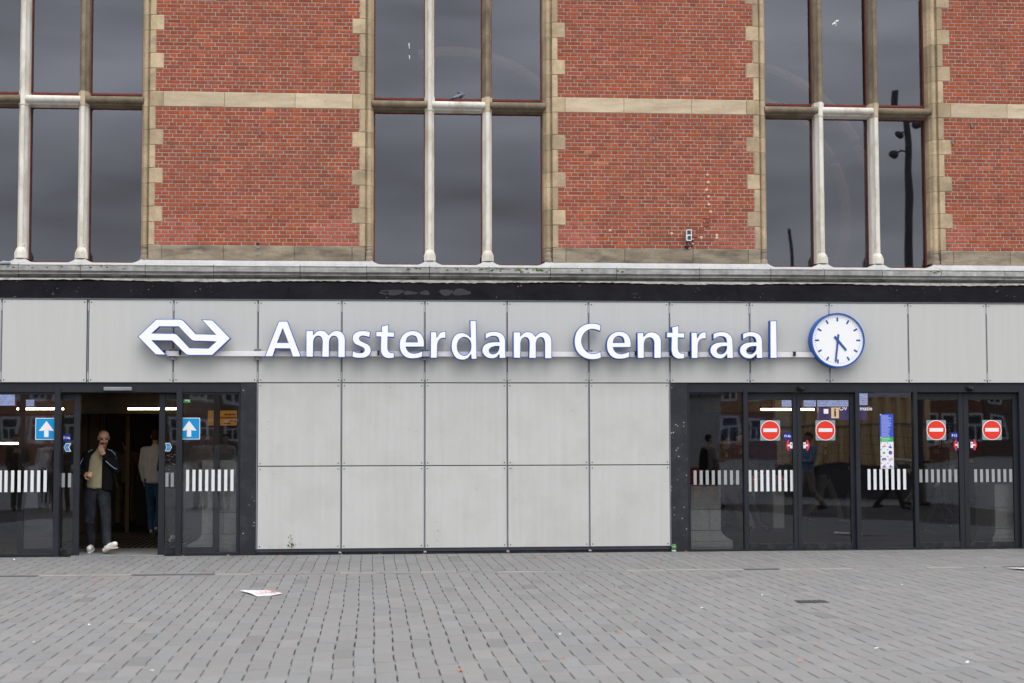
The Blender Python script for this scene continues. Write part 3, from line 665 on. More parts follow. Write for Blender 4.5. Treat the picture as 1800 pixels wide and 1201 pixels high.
# outlines of the sign's letters and emblem, in metres
GLYPHS = {
    'A': ["0,0.0014,c 0.1977,0.5178,c 0.3269,0.5183,c 0.5246,0.0002,c 0.3975,0,c 0.3592,0.1161,c 0.1571,0.1178,c 0.1213,0.0038,c", "0.2576,0.3984,c 0.1899,0.2113,c 0.3286,0.2116,c"],
    'm': ["0,0.3928,c 0.1111,0.391,c 0.1114,0.3387,c 0.1511,0.377,s 0.2137,0.3957,h 0.2786,0.3796,s 0.3242,0.3318,c 0.3781,0.3766,s 0.4429,0.3943,h 0.5101,0.3727,s 0.5536,0.3183,s 0.5668,0.242,v 0.5655,0.0002,c 0.4552,0,c 0.4565,0.2199,v 0.4401,0.2874,s 0.4,0.3058,h 0.3622,0.2872,s 0.3387,0.2196,v 0.3385,0.0041,c 0.2251,0.0039,c 0.2328,0.2193,v 0.2163,0.2868,s 0.1752,0.3052,h 0.1354,0.2844,s 0.1141,0.219,v 0.1119,0.0037,c 0.0019,0.0068,c"],
    's': ["0.271,0.3843,c 0.2572,0.2947,c 0.2137,0.3099,s 0.1627,0.3185,h 0.1237,0.3074,s 0.1129,0.2801,v 0.1347,0.254,s 0.1868,0.2291,s 0.2498,0.1932,s 0.2804,0.1257,v 0.2611,0.0547,s 0.2091,0.0143,s 0.1333,0,h 0.0629,0.0031,s 0,0.0183,c 0.0094,0.1174,c 0.0571,0.0946,s 0.1146,0.0828,h 0.1601,0.0916,s 0.1763,0.12,v 0.1599,0.1472,s 0.1111,0.1711,s 0.0373,0.209,s 0.0046,0.2776,v 0.0163,0.3398,s 0.0638,0.3836,s 0.1538,0.4036,h 0.2189,0.3983,s"],
    't': ["0.0779,0.4704,c 0.1887,0.4981,c 0.1868,0.3887,c 0.2738,0.3868,c 0.2707,0.3059,c 0.1793,0.31,c 0.1774,0.1648,v 0.1928,0.1091,s 0.2276,0.0895,h 0.2711,0.094,c 0.2691,0.0089,c 0.1984,0,h 0.1256,0.0173,s 0.0809,0.0685,s 0.0666,0.159,v 0.0706,0.3119,c 0,0.3117,c 0.002,0.3958,c 0.0813,0.3939,c"],
    'e': ["0.1046,0.1683,c 0.3618,0.1689,c 0.3649,0.2223,v 0.3507,0.3071,s 0.2982,0.3817,s 0.1915,0.4108,h 0.0818,0.3773,s 0.0163,0.2951,s 0,0.1984,v 0.0226,0.0972,s 0.087,0.0237,s 0.1889,0,h 0.2678,0.0075,s 0.3376,0.0288,c 0.3429,0.1255,c 0.287,0.0978,s 0.2126,0.082,h 0.1524,0.0993,s 0.1174,0.1342,s", "0.1051,0.2465,c 0.2583,0.2469,c 0.2502,0.2912,s 0.23,0.3206,s 0.1817,0.3324,h 0.1333,0.3129,s 0.1118,0.2797,s"],
    'r': ["0.0009,0.3882,c 0.0942,0.3868,c 0.0953,0.3112,c 0.1251,0.3605,s 0.161,0.3852,s 0.2029,0.3942,h 0.2295,0.389,c 0.2267,0.2834,c 0.1956,0.2886,h 0.151,0.2779,s 0.1196,0.2409,s 0.1073,0.1688,v 0.1039,0.0002,c 0,0,c"],
    'd': ["0.2717,0.5768,c 0.3685,0.5772,c 0.3771,0.0123,c 0.2923,0.0095,c 0.2858,0.073,c 0.2394,0.02,s 0.1626,0,h 0.07,0.0289,s 0.0172,0.1122,s 0,0.2008,v 0.0199,0.3068,s 0.0794,0.3825,s 0.1563,0.4,h 0.2264,0.383,s 0.2794,0.338,c", "0.1893,0.3272,h 0.1231,0.2912,s 0.0939,0.2077,v 0.1164,0.1151,s 0.1957,0.0715,h 0.262,0.1154,s 0.2859,0.2015,v 0.2621,0.2916,s"],
    'a': ["0.0469,0.3683,c 0.1006,0.3931,s 0.1765,0.4021,h 0.2718,0.3822,s 0.3274,0.3295,s 0.3454,0.2547,v 0.3507,0.0065,c 0.2482,0.0063,c 0.2487,0.0565,c 0.2127,0.0186,s 0.1457,0,h 0.063,0.0209,s 0.0128,0.0736,s 0,0.1263,v 0.0229,0.194,s 0.0901,0.2364,s 0.1794,0.2498,s 0.2463,0.25,c 0.2352,0.294,s 0.2113,0.3177,s 0.1623,0.3246,h 0.1043,0.3103,s 0.0504,0.2715,c", "0.2456,0.1796,c 0.1831,0.1768,s 0.1321,0.1556,s 0.1086,0.1204,v 0.1243,0.087,s 0.1687,0.0748,h 0.218,0.1004,s 0.2407,0.14,s"],
    'C': ["0.3974,0.5046,c 0.3848,0.4078,c 0.3293,0.4316,s 0.2599,0.4415,h 0.1717,0.4026,s 0.1232,0.3288,s 0.1137,0.2736,v 0.1355,0.1863,s 0.1952,0.1175,s 0.2765,0.0938,h 0.3367,0.104,s 0.3952,0.1271,c 0.3992,0.026,c 0.3454,0.0075,s 0.2667,0,h 0.1328,0.0319,s 0.0362,0.1217,s 0,0.2687,v 0.0312,0.4067,s 0.1214,0.5009,s 0.265,0.5355,h 0.3391,0.5265,s"],
    'n': ["0,0.3798,c 0.1024,0.3802,c 0.102,0.3294,c 0.1461,0.3729,s 0.2161,0.3907,h 0.2998,0.3669,s 0.3479,0.3117,s 0.3613,0.2378,v 0.3593,0.0006,c 0.2457,0.0004,c 0.2474,0.2191,v 0.2292,0.2808,s 0.1828,0.3001,h 0.1314,0.2769,s 0.1095,0.2049,v 0.1079,0.0002,c 0.0038,0,c"],
    'l': ["0.0049,0.5559,c 0.1099,0.5563,c 0.1093,0.0002,c 0,0,c"],
    'emblem': ["0,0.2671,c 0.2582,0.5199,c 0.5772,0.5212,h 0.6351,0.5043,s 0.6754,0.4674,s 0.8189,0.3128,c 1.0858,0.3046,c 0.8882,0.5161,c 1.0529,0.5104,c 1.309,0.2466,c 1.0527,0.0006,c 0.7462,0,h 0.6929,0.0089,s 0.651,0.0376,s 0.4827,0.2064,c 0.2127,0.2102,c 0.4094,0.0056,c 0.2546,0.008,c", "0.2116,0.3199,c 0.308,0.4075,c 0.5712,0.4067,c 0.7263,0.2449,s 0.7647,0.2126,s 0.8199,0.2028,h 1.0911,0.1963,c 0.994,0.1086,c 0.7319,0.1125,c 0.5751,0.2805,s 0.5367,0.3092,s 0.4905,0.3181,h"],
}

# ------------------------------------------------------------------ glass entrances
def bar(name, m, par, x0, x1, y0, y1, z0, z1, c=.003):
    b = MB(); b.slab(x0, x1, y0, y1, z0, z1, c); b.add([(x0, y1, z0), (x1, y1, z0), (x1, y1, z1), (x0, y1, z1)], [(0, 3, 2, 1)]); return under(b.build(name, M[m]), par)
stripe_cache = {}
def stripes(par, xs, z0, z1, y, m, w=.044):
    for x in xs:
        key = (m, round(z1 - z0, 3))
        if key not in stripe_cache:
            b = MB(); b.box(-w / 2, w / 2, -.0006, .0006, 0, z1 - z0); stripe_cache[key] = b.mesh('stripe', M[m])
        o = put('stripe', stripe_cache[key], None, (x, y, z0)); under(o, par)
def pane(name, par, x0, x1, z0, z1, y):
    b = MB(); t = random.uniform(-.002, .002); b.add([(x0, y - t, z0), (x1, y + t, z0), (x1, y + t, z1), (x0, y - t, z1)], [(0, 1, 2, 3)]); return under(b.build(name, M['glass_door']), par)
def lins(a, c, n): return [a + (c - a) * k / (n - 1) for k in range(n)]

YF, YL = 0.085, 0.165            # fixed glass and sliding leaf planes
H0, H1 = 2.328, 2.462
entL = thing('glass_entrance', 'open glass entrance with white arrows on blue signs beside its doorway', 'entrance', (1.65, .1, 0))
entR = thing('glass_entrance', 'closed glass entrance with four red no entry signs', 'entrance', (12.5, .1, 0))
# left: jambs, posts, header, fixed panes, two leaves slid open
bar('jamb', 'jamb', entL, 3.372, 3.604, .012, .26, 0, H1); bar('jamb', 'jamb', entL, -.318, -.08, .012, .26, 0, H1)
bar('header', 'frame', entL, -.08, 3.372, .03, .26, H0, H1)
for (a, c) in ((.752, .832), (2.462, 2.545)): bar('post', 'frame', entL, a, c, .012, .15, 0, H0 + .06)
bar('threshold', 'alu', entL, 1.0, 2.3, .03, .30, -.005, .008)
for (a, c) in ((-.08, .752), (2.545, 3.372)):
    fp = under(empty('fixed_pane'), entL)
    bar('bottom_rail', 'frame', fp, a, c, .04, .12, 0, .045); bar('top_rail', 'frame', fp, a, c, .05, .12, H0 - .03, H0)
    if c > 3: bar('stile', 'frame', fp, c - .034, c, .045, .12, .045, H0 - .03)
    else: bar('stile', 'frame', fp, a, a + .034, .045, .12, .045, H0 - .03)
    pane('pane', fp, a, c, .045, H0 - .03, YF)
    stripes(fp, [0.0, .079, .171, .262, .353, .443, .533, .624] if a < 1 else [2.623, 2.713, 2.803, 2.893, 2.983, 3.073, 3.163, 3.252], .915, 1.221, YF - .004, 'stripe')
for (a, c) in ((.23, 1.092), (2.204, 3.066)):
    lf = under(empty('sliding_door'), entL)
    bar('stile', 'frame', lf, a, a + .088, YL - .03, YL + .03, .01, H0 - .02); bar('stile', 'frame', lf, c - .088, c, YL - .03, YL + .03, .01, H0 - .02)
    bar('bottom_rail', 'frame_dark', lf, a + .088, c - .088, YL - .025, YL + .025, .01, .11); bar('top_rail', 'frame', lf, a + .088, c - .088, YL - .025, YL + .025, H0 - .10, H0 - .02)
    pane('pane', lf, a + .088, c - .088, .11, H0 - .10, YL)
    stripes(lf, [.862, .950] if a < 1 else [2.322, 2.398, 2.93][:2], .977, 1.179, YL - .004, 'stripe_grey')
# right
bar('jamb', 'jamb', entR, 9.613, 9.868, .012, .26, 0, H1); bar('jamb', 'jamb', entR, 15.86, 16.1, .012, .26, 0, H1)
bar('header', 'frame', entR, 9.868, 15.86, .03, .26, H0, H1)
bar('jamb_strip', 'frame', entR, 9.868, 9.906, .03, .14, 0, H0)
for (a, c) in ((10.712, 10.778), (12.398, 12.462), (13.284, 13.342), (14.905, 15.0)): bar('post', 'frame', entR, a, c, .022, .15, 0, H0 + .05)
def fixedR(a, c, zb, st, z0, z1, m):
    fp = under(empty('fixed_pane'), entR)
    bar('bottom_rail', 'frame', fp, a, c, .04, .12, 0, zb)
    pane('pane', fp, a, c, zb, H0, YF); stripes(fp, st, z0, z1, YF - .004, m)
    return fp
pane1 = fixedR(9.906, 10.712, .03, lins(9.990, 10.624, 8), .972, 1.181, 'stripe_grey')
fixedR(12.462, 13.284, .03, lins(12.607, 13.148, 7), .885, 1.190, 'stripe')
fixedR(15.0, 15.86, .03, lins(15.10, 15.70, 7), .972, 1.181, 'stripe_grey')
def leafR(a, c, sl, sr, st, z0, z1, m):
    """sliding leaf a..c with stile widths sl, sr"""
    lf = under(empty('sliding_door'), entR)
    bar('stile', 'frame', lf, a, a + sl, .095, .155, .012, 2.318); bar('stile', 'frame', lf, c - sr, c, .095, .155, .012, 2.318)
    bar('bottom_rail', 'frame_dark', lf, a + sl, c - sr, .10, .15, .012, .105); bar('top_rail', 'frame', lf, a + sl, c - sr, .10, .15, 2.222, 2.318)
    pane('pane', lf, a + sl, c - sr, .105, 2.222, .125)
    stripes(lf, st, z0, z1, .120, m)
    return lf
leafR(10.778, 11.528, .018, .062, lins(10.818, 11.447, 8), .868, 1.181, 'stripe')
leafR(11.532, 12.398, .062, .062, [], 0, 1, 'stripe')
leafR(13.342, 14.066, .018, .074, lins(13.409, 13.944, 7), .990, 1.181, 'stripe_grey')
leafR(14.070, 14.905, .076, .072, lins(14.25, 14.789, 7), .990, 1.181, 'stripe_grey')
bar('threshold', 'frame_dark', entR, 10.778, 15.0, .02, .2, -.004, .010)
# door operator and movement sensors
op = MB(); op.slab(1.445, 1.838, -.055, .03, 2.352, 2.402, .008); op.box(1.455, 1.828, -.045, .03, 2.349, 2.353)
tag(op.build('door_operator', M['alu']), 'flat grey operator bar fixed over the open doorway', 'door operator')
for (x, lab) in ((11.575, 'black dome sensor on the header over the doors marked F14b'), (14.147, 'black dome sensor on the header over the doors marked F15')):
    t = thing('door_sensor', lab, 'sensor', (x, .03, 2.40), 'dome sensors over the closed doors')
    b = MB(); b.lathe([(.062, -.012), (.062, .012), (.055, .016)], 0, -.03, 16); b.build('base', M['frame_dark'], t)
    b = MB(); b.ball((0, -.03, -.012), .056, 16, (1, 1, .75)); b.build('dome', M['black_gap'], t, True)
    b = MB(); b.ball((.012, -.078, -.015), .014, 8, (1, .5, .6)); b.build('lens', M['alu_light'], t)

# ------------------------------------------------------------------ stickers and signs on the glass
def flat(name, loops, y, m, par, t=.0012):
    b = MB(); b.prism_y(loops, y - t, y); return b.build(name, M[m], par)
def rrect(x0, x1, z0, z1, r, n=4):
    P = []
    for (cx, cz, a) in ((x1 - r, z1 - r, 0), (x0 + r, z1 - r, 90), (x0 + r, z0 + r, 180), (x1 - r, z0 + r, 270)):
        P += [(cx + r * math.cos(math.radians(a + 90 * k / n)), cz + r * math.sin(math.radians(a + 90 * k / n))) for k in range(n + 1)]
    return P
for (x, y, lab) in ((.632, YF - .004, 'square blue arrow sign partly behind the post left of the man'), (2.638, YF - .004, 'square blue arrow sign on the pane nearest the blank grey panels')):
    t = thing('arrow_sign', lab, 'sign', (x, y, 1.81), 'blue arrow signs at the open doorway')
    flat('plate', [rrect(-.155, .155, -.155, .155, .014)], 0, 'sticker_white', t)
    flat('blue_field', [rrect(-.146, .146, -.146, .146, .012)], -.0016, 'arrow_blue', t)
    flat('arrow', [[(-.031, -.116), (.031, -.116), (.031, -.018), (.055, -.028), (.106, -.028), (0, .112), (-.106, -.028), (-.055, -.028), (-.031, -.018)]], -.0032, 'sticker_white', t)
ne_lab = ['red no entry sign on the door leaf with the F14b plate', 'red no entry sign on the door leaf below the blue information board', 'red no entry sign on the door leaf with the F15 plate', 'red no entry sign on the rightmost door leaf above the grey pier']
for x, lab in zip((11.131, 11.965, 13.656, 14.513), ne_lab):
    t = thing('no_entry_sign', lab, 'sign', (x, .118, 1.767), 'no entry signs on the closed doors')
    flat('plate', [rrect(-.149, .149, -.149, .149, .012)], 0, 'plate_grey', t)
    flat('rim', [disc(0, 0, .149)], -.0016, 'sticker_white', t); flat('red_disc', [disc(0, 0, .138)], -.0032, 'sign_red', t)
    flat('bar', [rect(-.104, .104, -.023, .030)], -.0048, 'sticker_white', t)
for (x, y, z, w, txt, lab, p) in ((.905, YL - .005, 1.680, .05, 'F14a', 'small dark blue plate reading F14a beside the open doorway', 0), (11.392, .118, 1.681, .05, 'F14b', 'small dark blue plate reading F14b on a closed door leaf', 0), (13.934, .118, 1.684, .048, 'F15', 'small dark blue plate reading F15 on a closed door leaf', 0)):
    t = thing('door_number_plate', lab, 'sign', (x, y, z), 'door number plates')
    flat('plate', [rect(-w, w, -w, w)], 0, 'navy', t); lettering(txt, .050 if txt != 'F15' else .058, M['sticker_white'], t, 0, -.0018, .0, .0006)
push_lab = ['red pull label under the F14b plate', 'red pull label on the leaf edge right of the F14b plate', 'red pull label under the F15 plate', 'red pull label on the leaf edge right of the F15 plate']
for x, s, lab in ((11.414, -1, push_lab[0]), (11.678, 1, push_lab[1]), (13.966, -1, push_lab[2]), (14.229, 1, push_lab[3])):
    t = thing('pull_label', lab, 'label', (x, .118, 1.545), 'red labels beside the closed door edges')
    fl = lambda P: [(s * px, pz) for px, pz in P] if s > 0 else [(s * px, pz) for px, pz in P][::-1]
    flat('red_chevron', [fl([(-.0, -.08), (.018, -.08), (.050, 0), (.018, .08), (.0, .08)])], 0, 'sign_red', t)
    flat('blue_band', [fl([(-.018, -.08), (.004, -.08), (.004, .08), (-.018, .08)])], -.0016, 'navy', t)
    flat('white_field', [fl([(-.050, -.045), (-.012, -.045), (-.012, .045), (-.050, .045)])], -.003, 'sticker_white', t)
    flat('white_tail', [fl([(-.012, -.012), (.022, -.012), (.022, .012), (-.012, .012)])], -.003, 'sticker_white', t)
    flat('red_mark', [fl([(-.042, .005), (-.022, .005), (-.022, .025), (-.042, .025)])], -.0045, 'sign_red', t)
for x, s, lab in ((.915, -1, 'blue and white chevron sticker beside the doorway, under the F14a plate'), (2.335, 1, 'blue and white chevron sticker on the door leaf right of the doorway')):
    t = thing('chevron_sticker', lab, 'sticker', (x, YL - .005, 1.545), 'blue chevron stickers at the doorway')
    fl = lambda P: [(s * px, pz) for px, pz in P] if s > 0 else [(s * px, pz) for px, pz in P][::-1]
    flat('white_back', [fl([(-.052, -.06), (.022, -.06), (.054, 0), (.022, .06), (-.052, .06), (-.024, 0)])], 0, 'sticker_white', t)
    flat('blue_field', [fl([(-.036, -.05), (.018, -.05), (.043, 0), (.018, .05), (-.036, .05), (-.012, 0)])], -.0016, 'arrow_blue', t)
    flat('print', [fl([(.0, -.02), (.02, -.012), (.02, .012), (.0, .02)])], -.003, 'poster_text', t)
# long house rules poster
po = thing('rules_poster', 'tall blue, green and white house rules poster on a fixed pane', 'poster', (12.886, YF - .004, 1.60))
flat('sheet', [rect(-.10, .10, -.403, .408)], 0, 'sticker_white', po)
flat('blue_field', [rect(-.10, .10, .065, .408)], -.0014, 'poster_blue', po); flat('green_field', [rect(-.099, .10, -.004, .065)], -.0014, 'poster_green', po)
b = MB(); z = .388
for q in range(22):
    w = random.uniform(.10, .165); b.box(-.082, -.082 + w, -.0030, -.0016, z - .0085 if q > 1 else z - .010, z); z -= .0144 if q % 4 else .0165
tag(b.build('print_lines', M['poster_text'], po), kind='stuff')
b = MB(); b.box(-.08, .04, -.0030, -.0016, .038, .052); b.box(-.08, .06, -.003, -.0016, .022, .030); b.box(-.08, .02, -.003, -.0016, .008, .015); tag(b.build('green_print_lines', M['poster_green_text'], po), kind='stuff')
flat('corner_dot', [disc(-.092, .400, .009, 10)], -.0035, 'sticker_white', po); flat('corner_dot', [disc(-.092, .060, .008, 10)], -.0035, 'sticker_white', po)
def picto(px, pz, k):
    y = -.0018
    flat('number_square', [rect(px - .048, px - .034, pz + .036, pz + .050)], y, 'poster_blue', po)
    if k == 0: flat('pictogram', [[(px - .025, pz - .012), (px + .035, pz - .012), (px + .035, pz - .004), (px - .025, pz - .004)]], y, 'poster_blue', po)
    if k == 1: flat('pictogram', [[(px - .028, pz - .028), (px + .02, pz - .036), (px + .026, pz - .018), (px + .004, pz - .008), (px + .002, pz + .02), (px - .006, pz + .02), (px - .008, pz - .008), (px - .026, pz - .006)]], y, 'poster_blue', po)
    if k == 2: flat('pictogram', [[(px, pz - .026), (px + .022, pz), (px + .017, pz + .014), (px, pz + .006), (px - .017, pz + .014), (px - .022, pz)]], y, 'poster_green', po)
    if k == 3:
        flat('pictogram', [disc(px, pz, .029, 20)], y, 'poster_blue', po); flat('pictogram', [[(px, pz), (px + .02, pz - .021), (px + .029, pz), (px + .02, pz + .021)]], y - .0014, 'sign_red', po)
    if k == 4: flat('pictogram', [[(px - .034, pz - .018), (px - .026, pz - .018), (px - .02, pz - .004), (px + .02, pz - .004), (px + .026, pz - .018), (px + .034, pz - .018), (px + .034, pz + .006), (px + .018, pz + .02), (px - .018, pz + .02), (px - .034, pz + .006)]], y, 'poster_blue', po)
    if k == 5:
        for dx in (-.018, .018): flat('pictogram', [disc(px + dx, pz, .015, 14), disc(px + dx, pz, .011, 14)[::-1]], y, 'poster_blue', po)
    if k in (6, 7):
        flat('pictogram', [[(px - .03, pz - .02), (px + .035, pz - .02), (px + .035, pz - .01), (px + .012, pz - .006), (px, pz + .024), (px - .014, pz - .006), (px - .03, pz - .01)]], y, 'poster_blue', po)
    if k in (0, 4, 5, 6):
        flat('red_slash', [[(px - .024, pz - .034), (px - .018, pz - .034), (px + .028, pz + .034), (px + .022, pz + .034)]], y - .003, 'sign_red', po)
for k in range(8): picto(-.048 + .1 * (k % 2), -.066 - .1 * (k // 2), k)

# ------------------------------------------------------------------ the letter sign
def outline(s):
    """contour from 'x,z,flag' points: c corner, s smooth, v / h smooth with an upright / level tangent"""
    P = [(float(a), float(c), f) for a, c, f in (q.split(',') for q in s.split())]; n = len(P); out = []
    def tan(i):
        a, c, f = P[i]; p, q = P[i - 1], P[(i + 1) % n]
        d = Vector((q[0] - p[0], q[1] - p[1]))
        if f == 'v': d = Vector((0, math.copysign(1, d.y)))
        if f == 'h': d = Vector((math.copysign(1, d.x), 0))
        return d.normalized()
    for i in range(n):
        a, c = P[i], P[(i + 1) % n]; A, B = Vector(a[:2]), Vector(c[:2]); L = (B - A).length / 3
        out.append((A.x, A.y))
        if a[2] == 'c' and c[2] == 'c': continue
        h0 = A + (tan(i) * L if a[2] != 'c' else (B - A) / 3); h1 = B - (tan((i + 1) % n) * L if c[2] != 'c' else (B - A) / 3)
        for k in range(1, 6):
            t = k / 6; u = 1 - t; p = A * u ** 3 + h0 * 3 * u * u * t + h1 * 3 * u * t * t + B * t ** 3; out.append((p.x, p.y))
    return out
def area(P): return sum(P[i - 1][0] * P[i][1] - P[i][0] * P[i - 1][1] for i in range(len(P))) / 2
def inset(P, d):
    """shift a contour inwards (outer contours) or outwards into the metal (holes) by d"""
    n = len(P); out = []
    for i in range(n):
        a, p, c = Vector(P[i - 1]), Vector(P[i]), Vector(P[(i + 1) % n])
        d1, d2 = (p - a).normalized(), (c - p).normalized(); n1, n2 = Vector((-d1.y, d1.x)), Vector((-d2.y, d2.x))
        m = (n1 + n2); m = m.normalized() if m.length > 1e-4 else n1
        out.append(tuple(p + m * min(d / max(m.dot(n1), 0.35), 2.2 * d)))
    return out
sign = thing('station_sign', 'white station name letters with blue edges and a double arrow emblem on one rail', 'sign', (7.0, -.1, 2.88))
letter_mesh = {}
def letter(ch):
    if ch not in letter_mesh:
        L = [outline(s) for s in GLYPHS[ch]]
        L = [(P if (area(P) > 0) == (i == 0) else P[::-1]) for i, P in enumerate(L)]
        b = MB(); b.mi = 0; b.prism_y(L, -.200, -.094)
        b.mi = 1; b.prism_y([inset(P, .0100) for P in L], -.2025, -.1995)
        letter_mesh[ch] = b.mesh('letter', [M['blue'], M['letter_face']])
    return letter_mesh[ch]
WORDS = [('A', 3.719, 2.826), ('m', 4.304, 2.819), ('s', 4.96, 2.809), ('t', 5.301, 2.805), ('e', 5.638, 2.803), ('r', 6.085, 2.812), ('d', 6.384, 2.786), ('a', 6.83, 2.805), ('m', 7.283, 2.808), ('C', 8.172, 2.795), ('e', 8.645, 2.803), ('n', 9.094, 2.815), ('t', 9.528, 2.806), ('r', 9.891, 2.815), ('a', 10.17, 2.811), ('a', 10.609, 2.812), ('l', 11.062, 2.819)]
for ch, x, z in WORDS: under(put('letter', letter(ch), None, (x, 0, z)), sign)
under(put('emblem', letter('emblem'), None, (1.933, 0, 2.845)), sign)
b = MB(); b.slab(2.31, 11.86, -.092, -.036, 2.843, 2.916, .003); b.box(2.31, 11.86, -.038, -.034, 2.846, 2.913); under(b.build('rail', M['rail']), sign)
for x in (2.41, 3.612, 6.012, 8.412, 10.812):
    for (z0, z1) in ((2.918, 2.948), (2.795, 2.841)):
        b = MB(); b.box(x - .048, x + .048, -.07, .0, z0 + .018 if z0 > 2.9 else z0, z1 if z0 > 2.9 else z0 + .014); b.box(x - .048, x - .036, -.066, -.002, z0, z1); b.box(x + .036, x + .048, -.066, -.002, z0, z1)
        b.box(x - .02, x + .02, -.06, -.02, z0 + .002, z1 - .004); under(b.build('bracket', M['alu']), sign)
b = MB()
for x in (2.30, 2.52, 3.80, 4.18, 4.33, 4.62, 5.10, 5.34, 5.70, 6.11, 6.44, 6.86, 7.14, 7.32, 7.60, 8.28, 8.74, 9.09, 9.36, 9.60, 9.88, 10.22, 10.66, 11.08, 11.45): b.box(x - .014, x + .014, -.15, -.03, 2.86, 2.925)
under(b.build('fixing_block', M['black_gap']), sign)['kind'] = 'stuff'

# ------------------------------------------------------------------ the clock
CX, CZ, CR = 12.083, 3.088, .403
clk = thing('station_clock', 'round white wall clock with blue rim and hands at the end of the letter sign', 'clock', (CX, -.1, CZ))
b = MB(); b.prism_y([disc(0, 0, CR, 72), disc(0, 0, CR - .020, 72)[::-1]], -.110, .06); clk_rim = b.build('rim', M['blue'], clk)
b = MB(); b.prism_y([disc(0, 0, CR - .004, 72)], -.085, -.080); b.build('dial', M['white'], clk)
def rotp(P, a): c, s = math.cos(a), math.sin(a); return [(x * c + z * s, -x * s + z * c) for x, z in P]
for k in range(12):
    P = rotp([(px, pz) for px, pz in rrect(-.0135, .0135, .277, .345, .0134, 3)], math.radians(30 * k)); flat('hour_mark', [P], -.0852, 'clock_blue', clk)
b = MB()
for k in range(60):
    if k % 5: a = math.radians(6 * k); b.prism_y([disc(.338 * math.sin(a), .338 * math.cos(a), .0052, 6)], -.0862, -.085)
tag(b.build('minute_dots', M['clock_blue'], clk), kind='stuff')
flat('hour_hand', [rotp([(-.020, -.075), (.020, -.075), (.017, .18), (.012, .196), (-.012, .196), (-.017, .18)], math.radians(139.5))], -.091, 'clock_blue', clk)
flat('minute_hand', [rotp([(-.0155, -.09), (.0155, -.09), (.0135, .31), (.008, .322), (-.008, .322), (-.0135, .31)], math.radians(186.6))], -.096, 'clock_blue', clk)
b = MB(); b.prism_y([disc(0, 0, .016, 16)], -.1005, -.085); b.build('hub', M['clock_blue'], clk)

# ------------------------------------------------------------------ inside the hall
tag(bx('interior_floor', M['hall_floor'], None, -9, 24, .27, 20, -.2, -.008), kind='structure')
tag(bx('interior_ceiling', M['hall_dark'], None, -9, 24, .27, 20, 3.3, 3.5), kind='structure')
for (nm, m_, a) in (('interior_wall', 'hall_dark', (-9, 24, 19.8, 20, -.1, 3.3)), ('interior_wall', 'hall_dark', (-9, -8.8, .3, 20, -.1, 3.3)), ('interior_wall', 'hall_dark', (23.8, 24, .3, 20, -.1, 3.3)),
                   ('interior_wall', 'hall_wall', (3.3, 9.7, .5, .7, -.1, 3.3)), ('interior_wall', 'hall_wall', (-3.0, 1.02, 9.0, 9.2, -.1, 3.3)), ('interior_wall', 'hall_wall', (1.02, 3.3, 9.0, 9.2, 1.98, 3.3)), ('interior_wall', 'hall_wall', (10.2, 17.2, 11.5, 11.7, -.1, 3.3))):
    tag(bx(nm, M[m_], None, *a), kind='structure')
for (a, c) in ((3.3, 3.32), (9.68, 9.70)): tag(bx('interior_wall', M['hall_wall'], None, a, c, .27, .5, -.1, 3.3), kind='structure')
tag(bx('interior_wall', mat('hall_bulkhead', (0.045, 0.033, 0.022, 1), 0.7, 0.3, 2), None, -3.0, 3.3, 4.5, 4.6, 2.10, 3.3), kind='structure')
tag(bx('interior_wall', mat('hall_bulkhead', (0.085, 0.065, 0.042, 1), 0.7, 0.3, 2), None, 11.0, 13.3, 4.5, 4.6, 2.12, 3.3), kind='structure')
p = bx('timber_partition', M['hall_wood'], None, -.5, .50, 6.2, 6.3, 0, 3.2); tag(p, 'dark timber wall panel in the hall behind the man', 'partition')
for q in range(5): bx('batten', M['hall_wood'], p, -.45 + q * .2, -.41 + q * .2, 6.17, 6.2, 0, 3.2)
tag(bx('door_frame', M['amber'], None, .87, .94, 6.15, 6.3, 0, 3.2), 'thin amber upright of an inner doorway behind the man', 'door frame')
tag(bx('floor_strip', M['amber'], None, -6, 3.3, 5.02, 5.17, -.0075, -.003), 'amber strip across the dark hall floor behind the man', 'floor marking')
for (a, c) in ((-.08, 3.372), (9.87, 15.86)): tag(bx('entrance_floor', M['channel_light'], None, a, c, .30, 1.85, -.0079, -.001), kind='structure')
mt = bx('entrance_mat', M['hall_dark'], None, .3, 3.0, 1.9, 4.6, -.0078, .0); tag(mt, 'dark ribbed entrance mat behind the open doorway', 'mat')
for q in range(26): bx('mat_rib', M['hall_floor'], mt, .35 + q * .1, .40 + q * .1, 1.95, 4.55, 0.0, .004)
M['lamp_on'] = emit('lamp_on', (1.0, 0.80, 0.50, 1), 11.0)
lamps = [(-.60, .16, 2.172, 4.0, 'lit strip lamp above the arrow sign left of the doorway'), (-1.1, -.70, 1.60, 4.9, 'short lit strip lamp low behind the left edge pane'), (1.21, 2.06, 2.172, 4.0, 'lit strip lamp showing through the open doorway'), (11.93, 12.86, 2.152, 4.0, 'lit strip lamp behind the closed doors marked F14b')]
for (a, c, z, y, lab) in lamps:
    t = thing('strip_lamp', lab, 'lamp', ((a + c) / 2, y, z), 'lit strip lamps in the hall')
    h = (c - a) / 2; b = MB(); b.tube([(-h, 0, 0), (h, 0, 0)], .017, 8); b.build('tube', M['lamp_on'], t)
    b = MB(); b.box(-h - .03, h + .03, -.03, .05, .02, .05); b.build('housing', M['frame_dark'], t)
    b = MB(); b.tube([(-h * .6, .01, .05), (-h * .6, .01, 3.3 - z)], .006, 6); b.tube([(h * .6, .01, .05), (h * .6, .01, 3.3 - z)], .006, 6); b.build('hanger', M['frame_dark'], t)
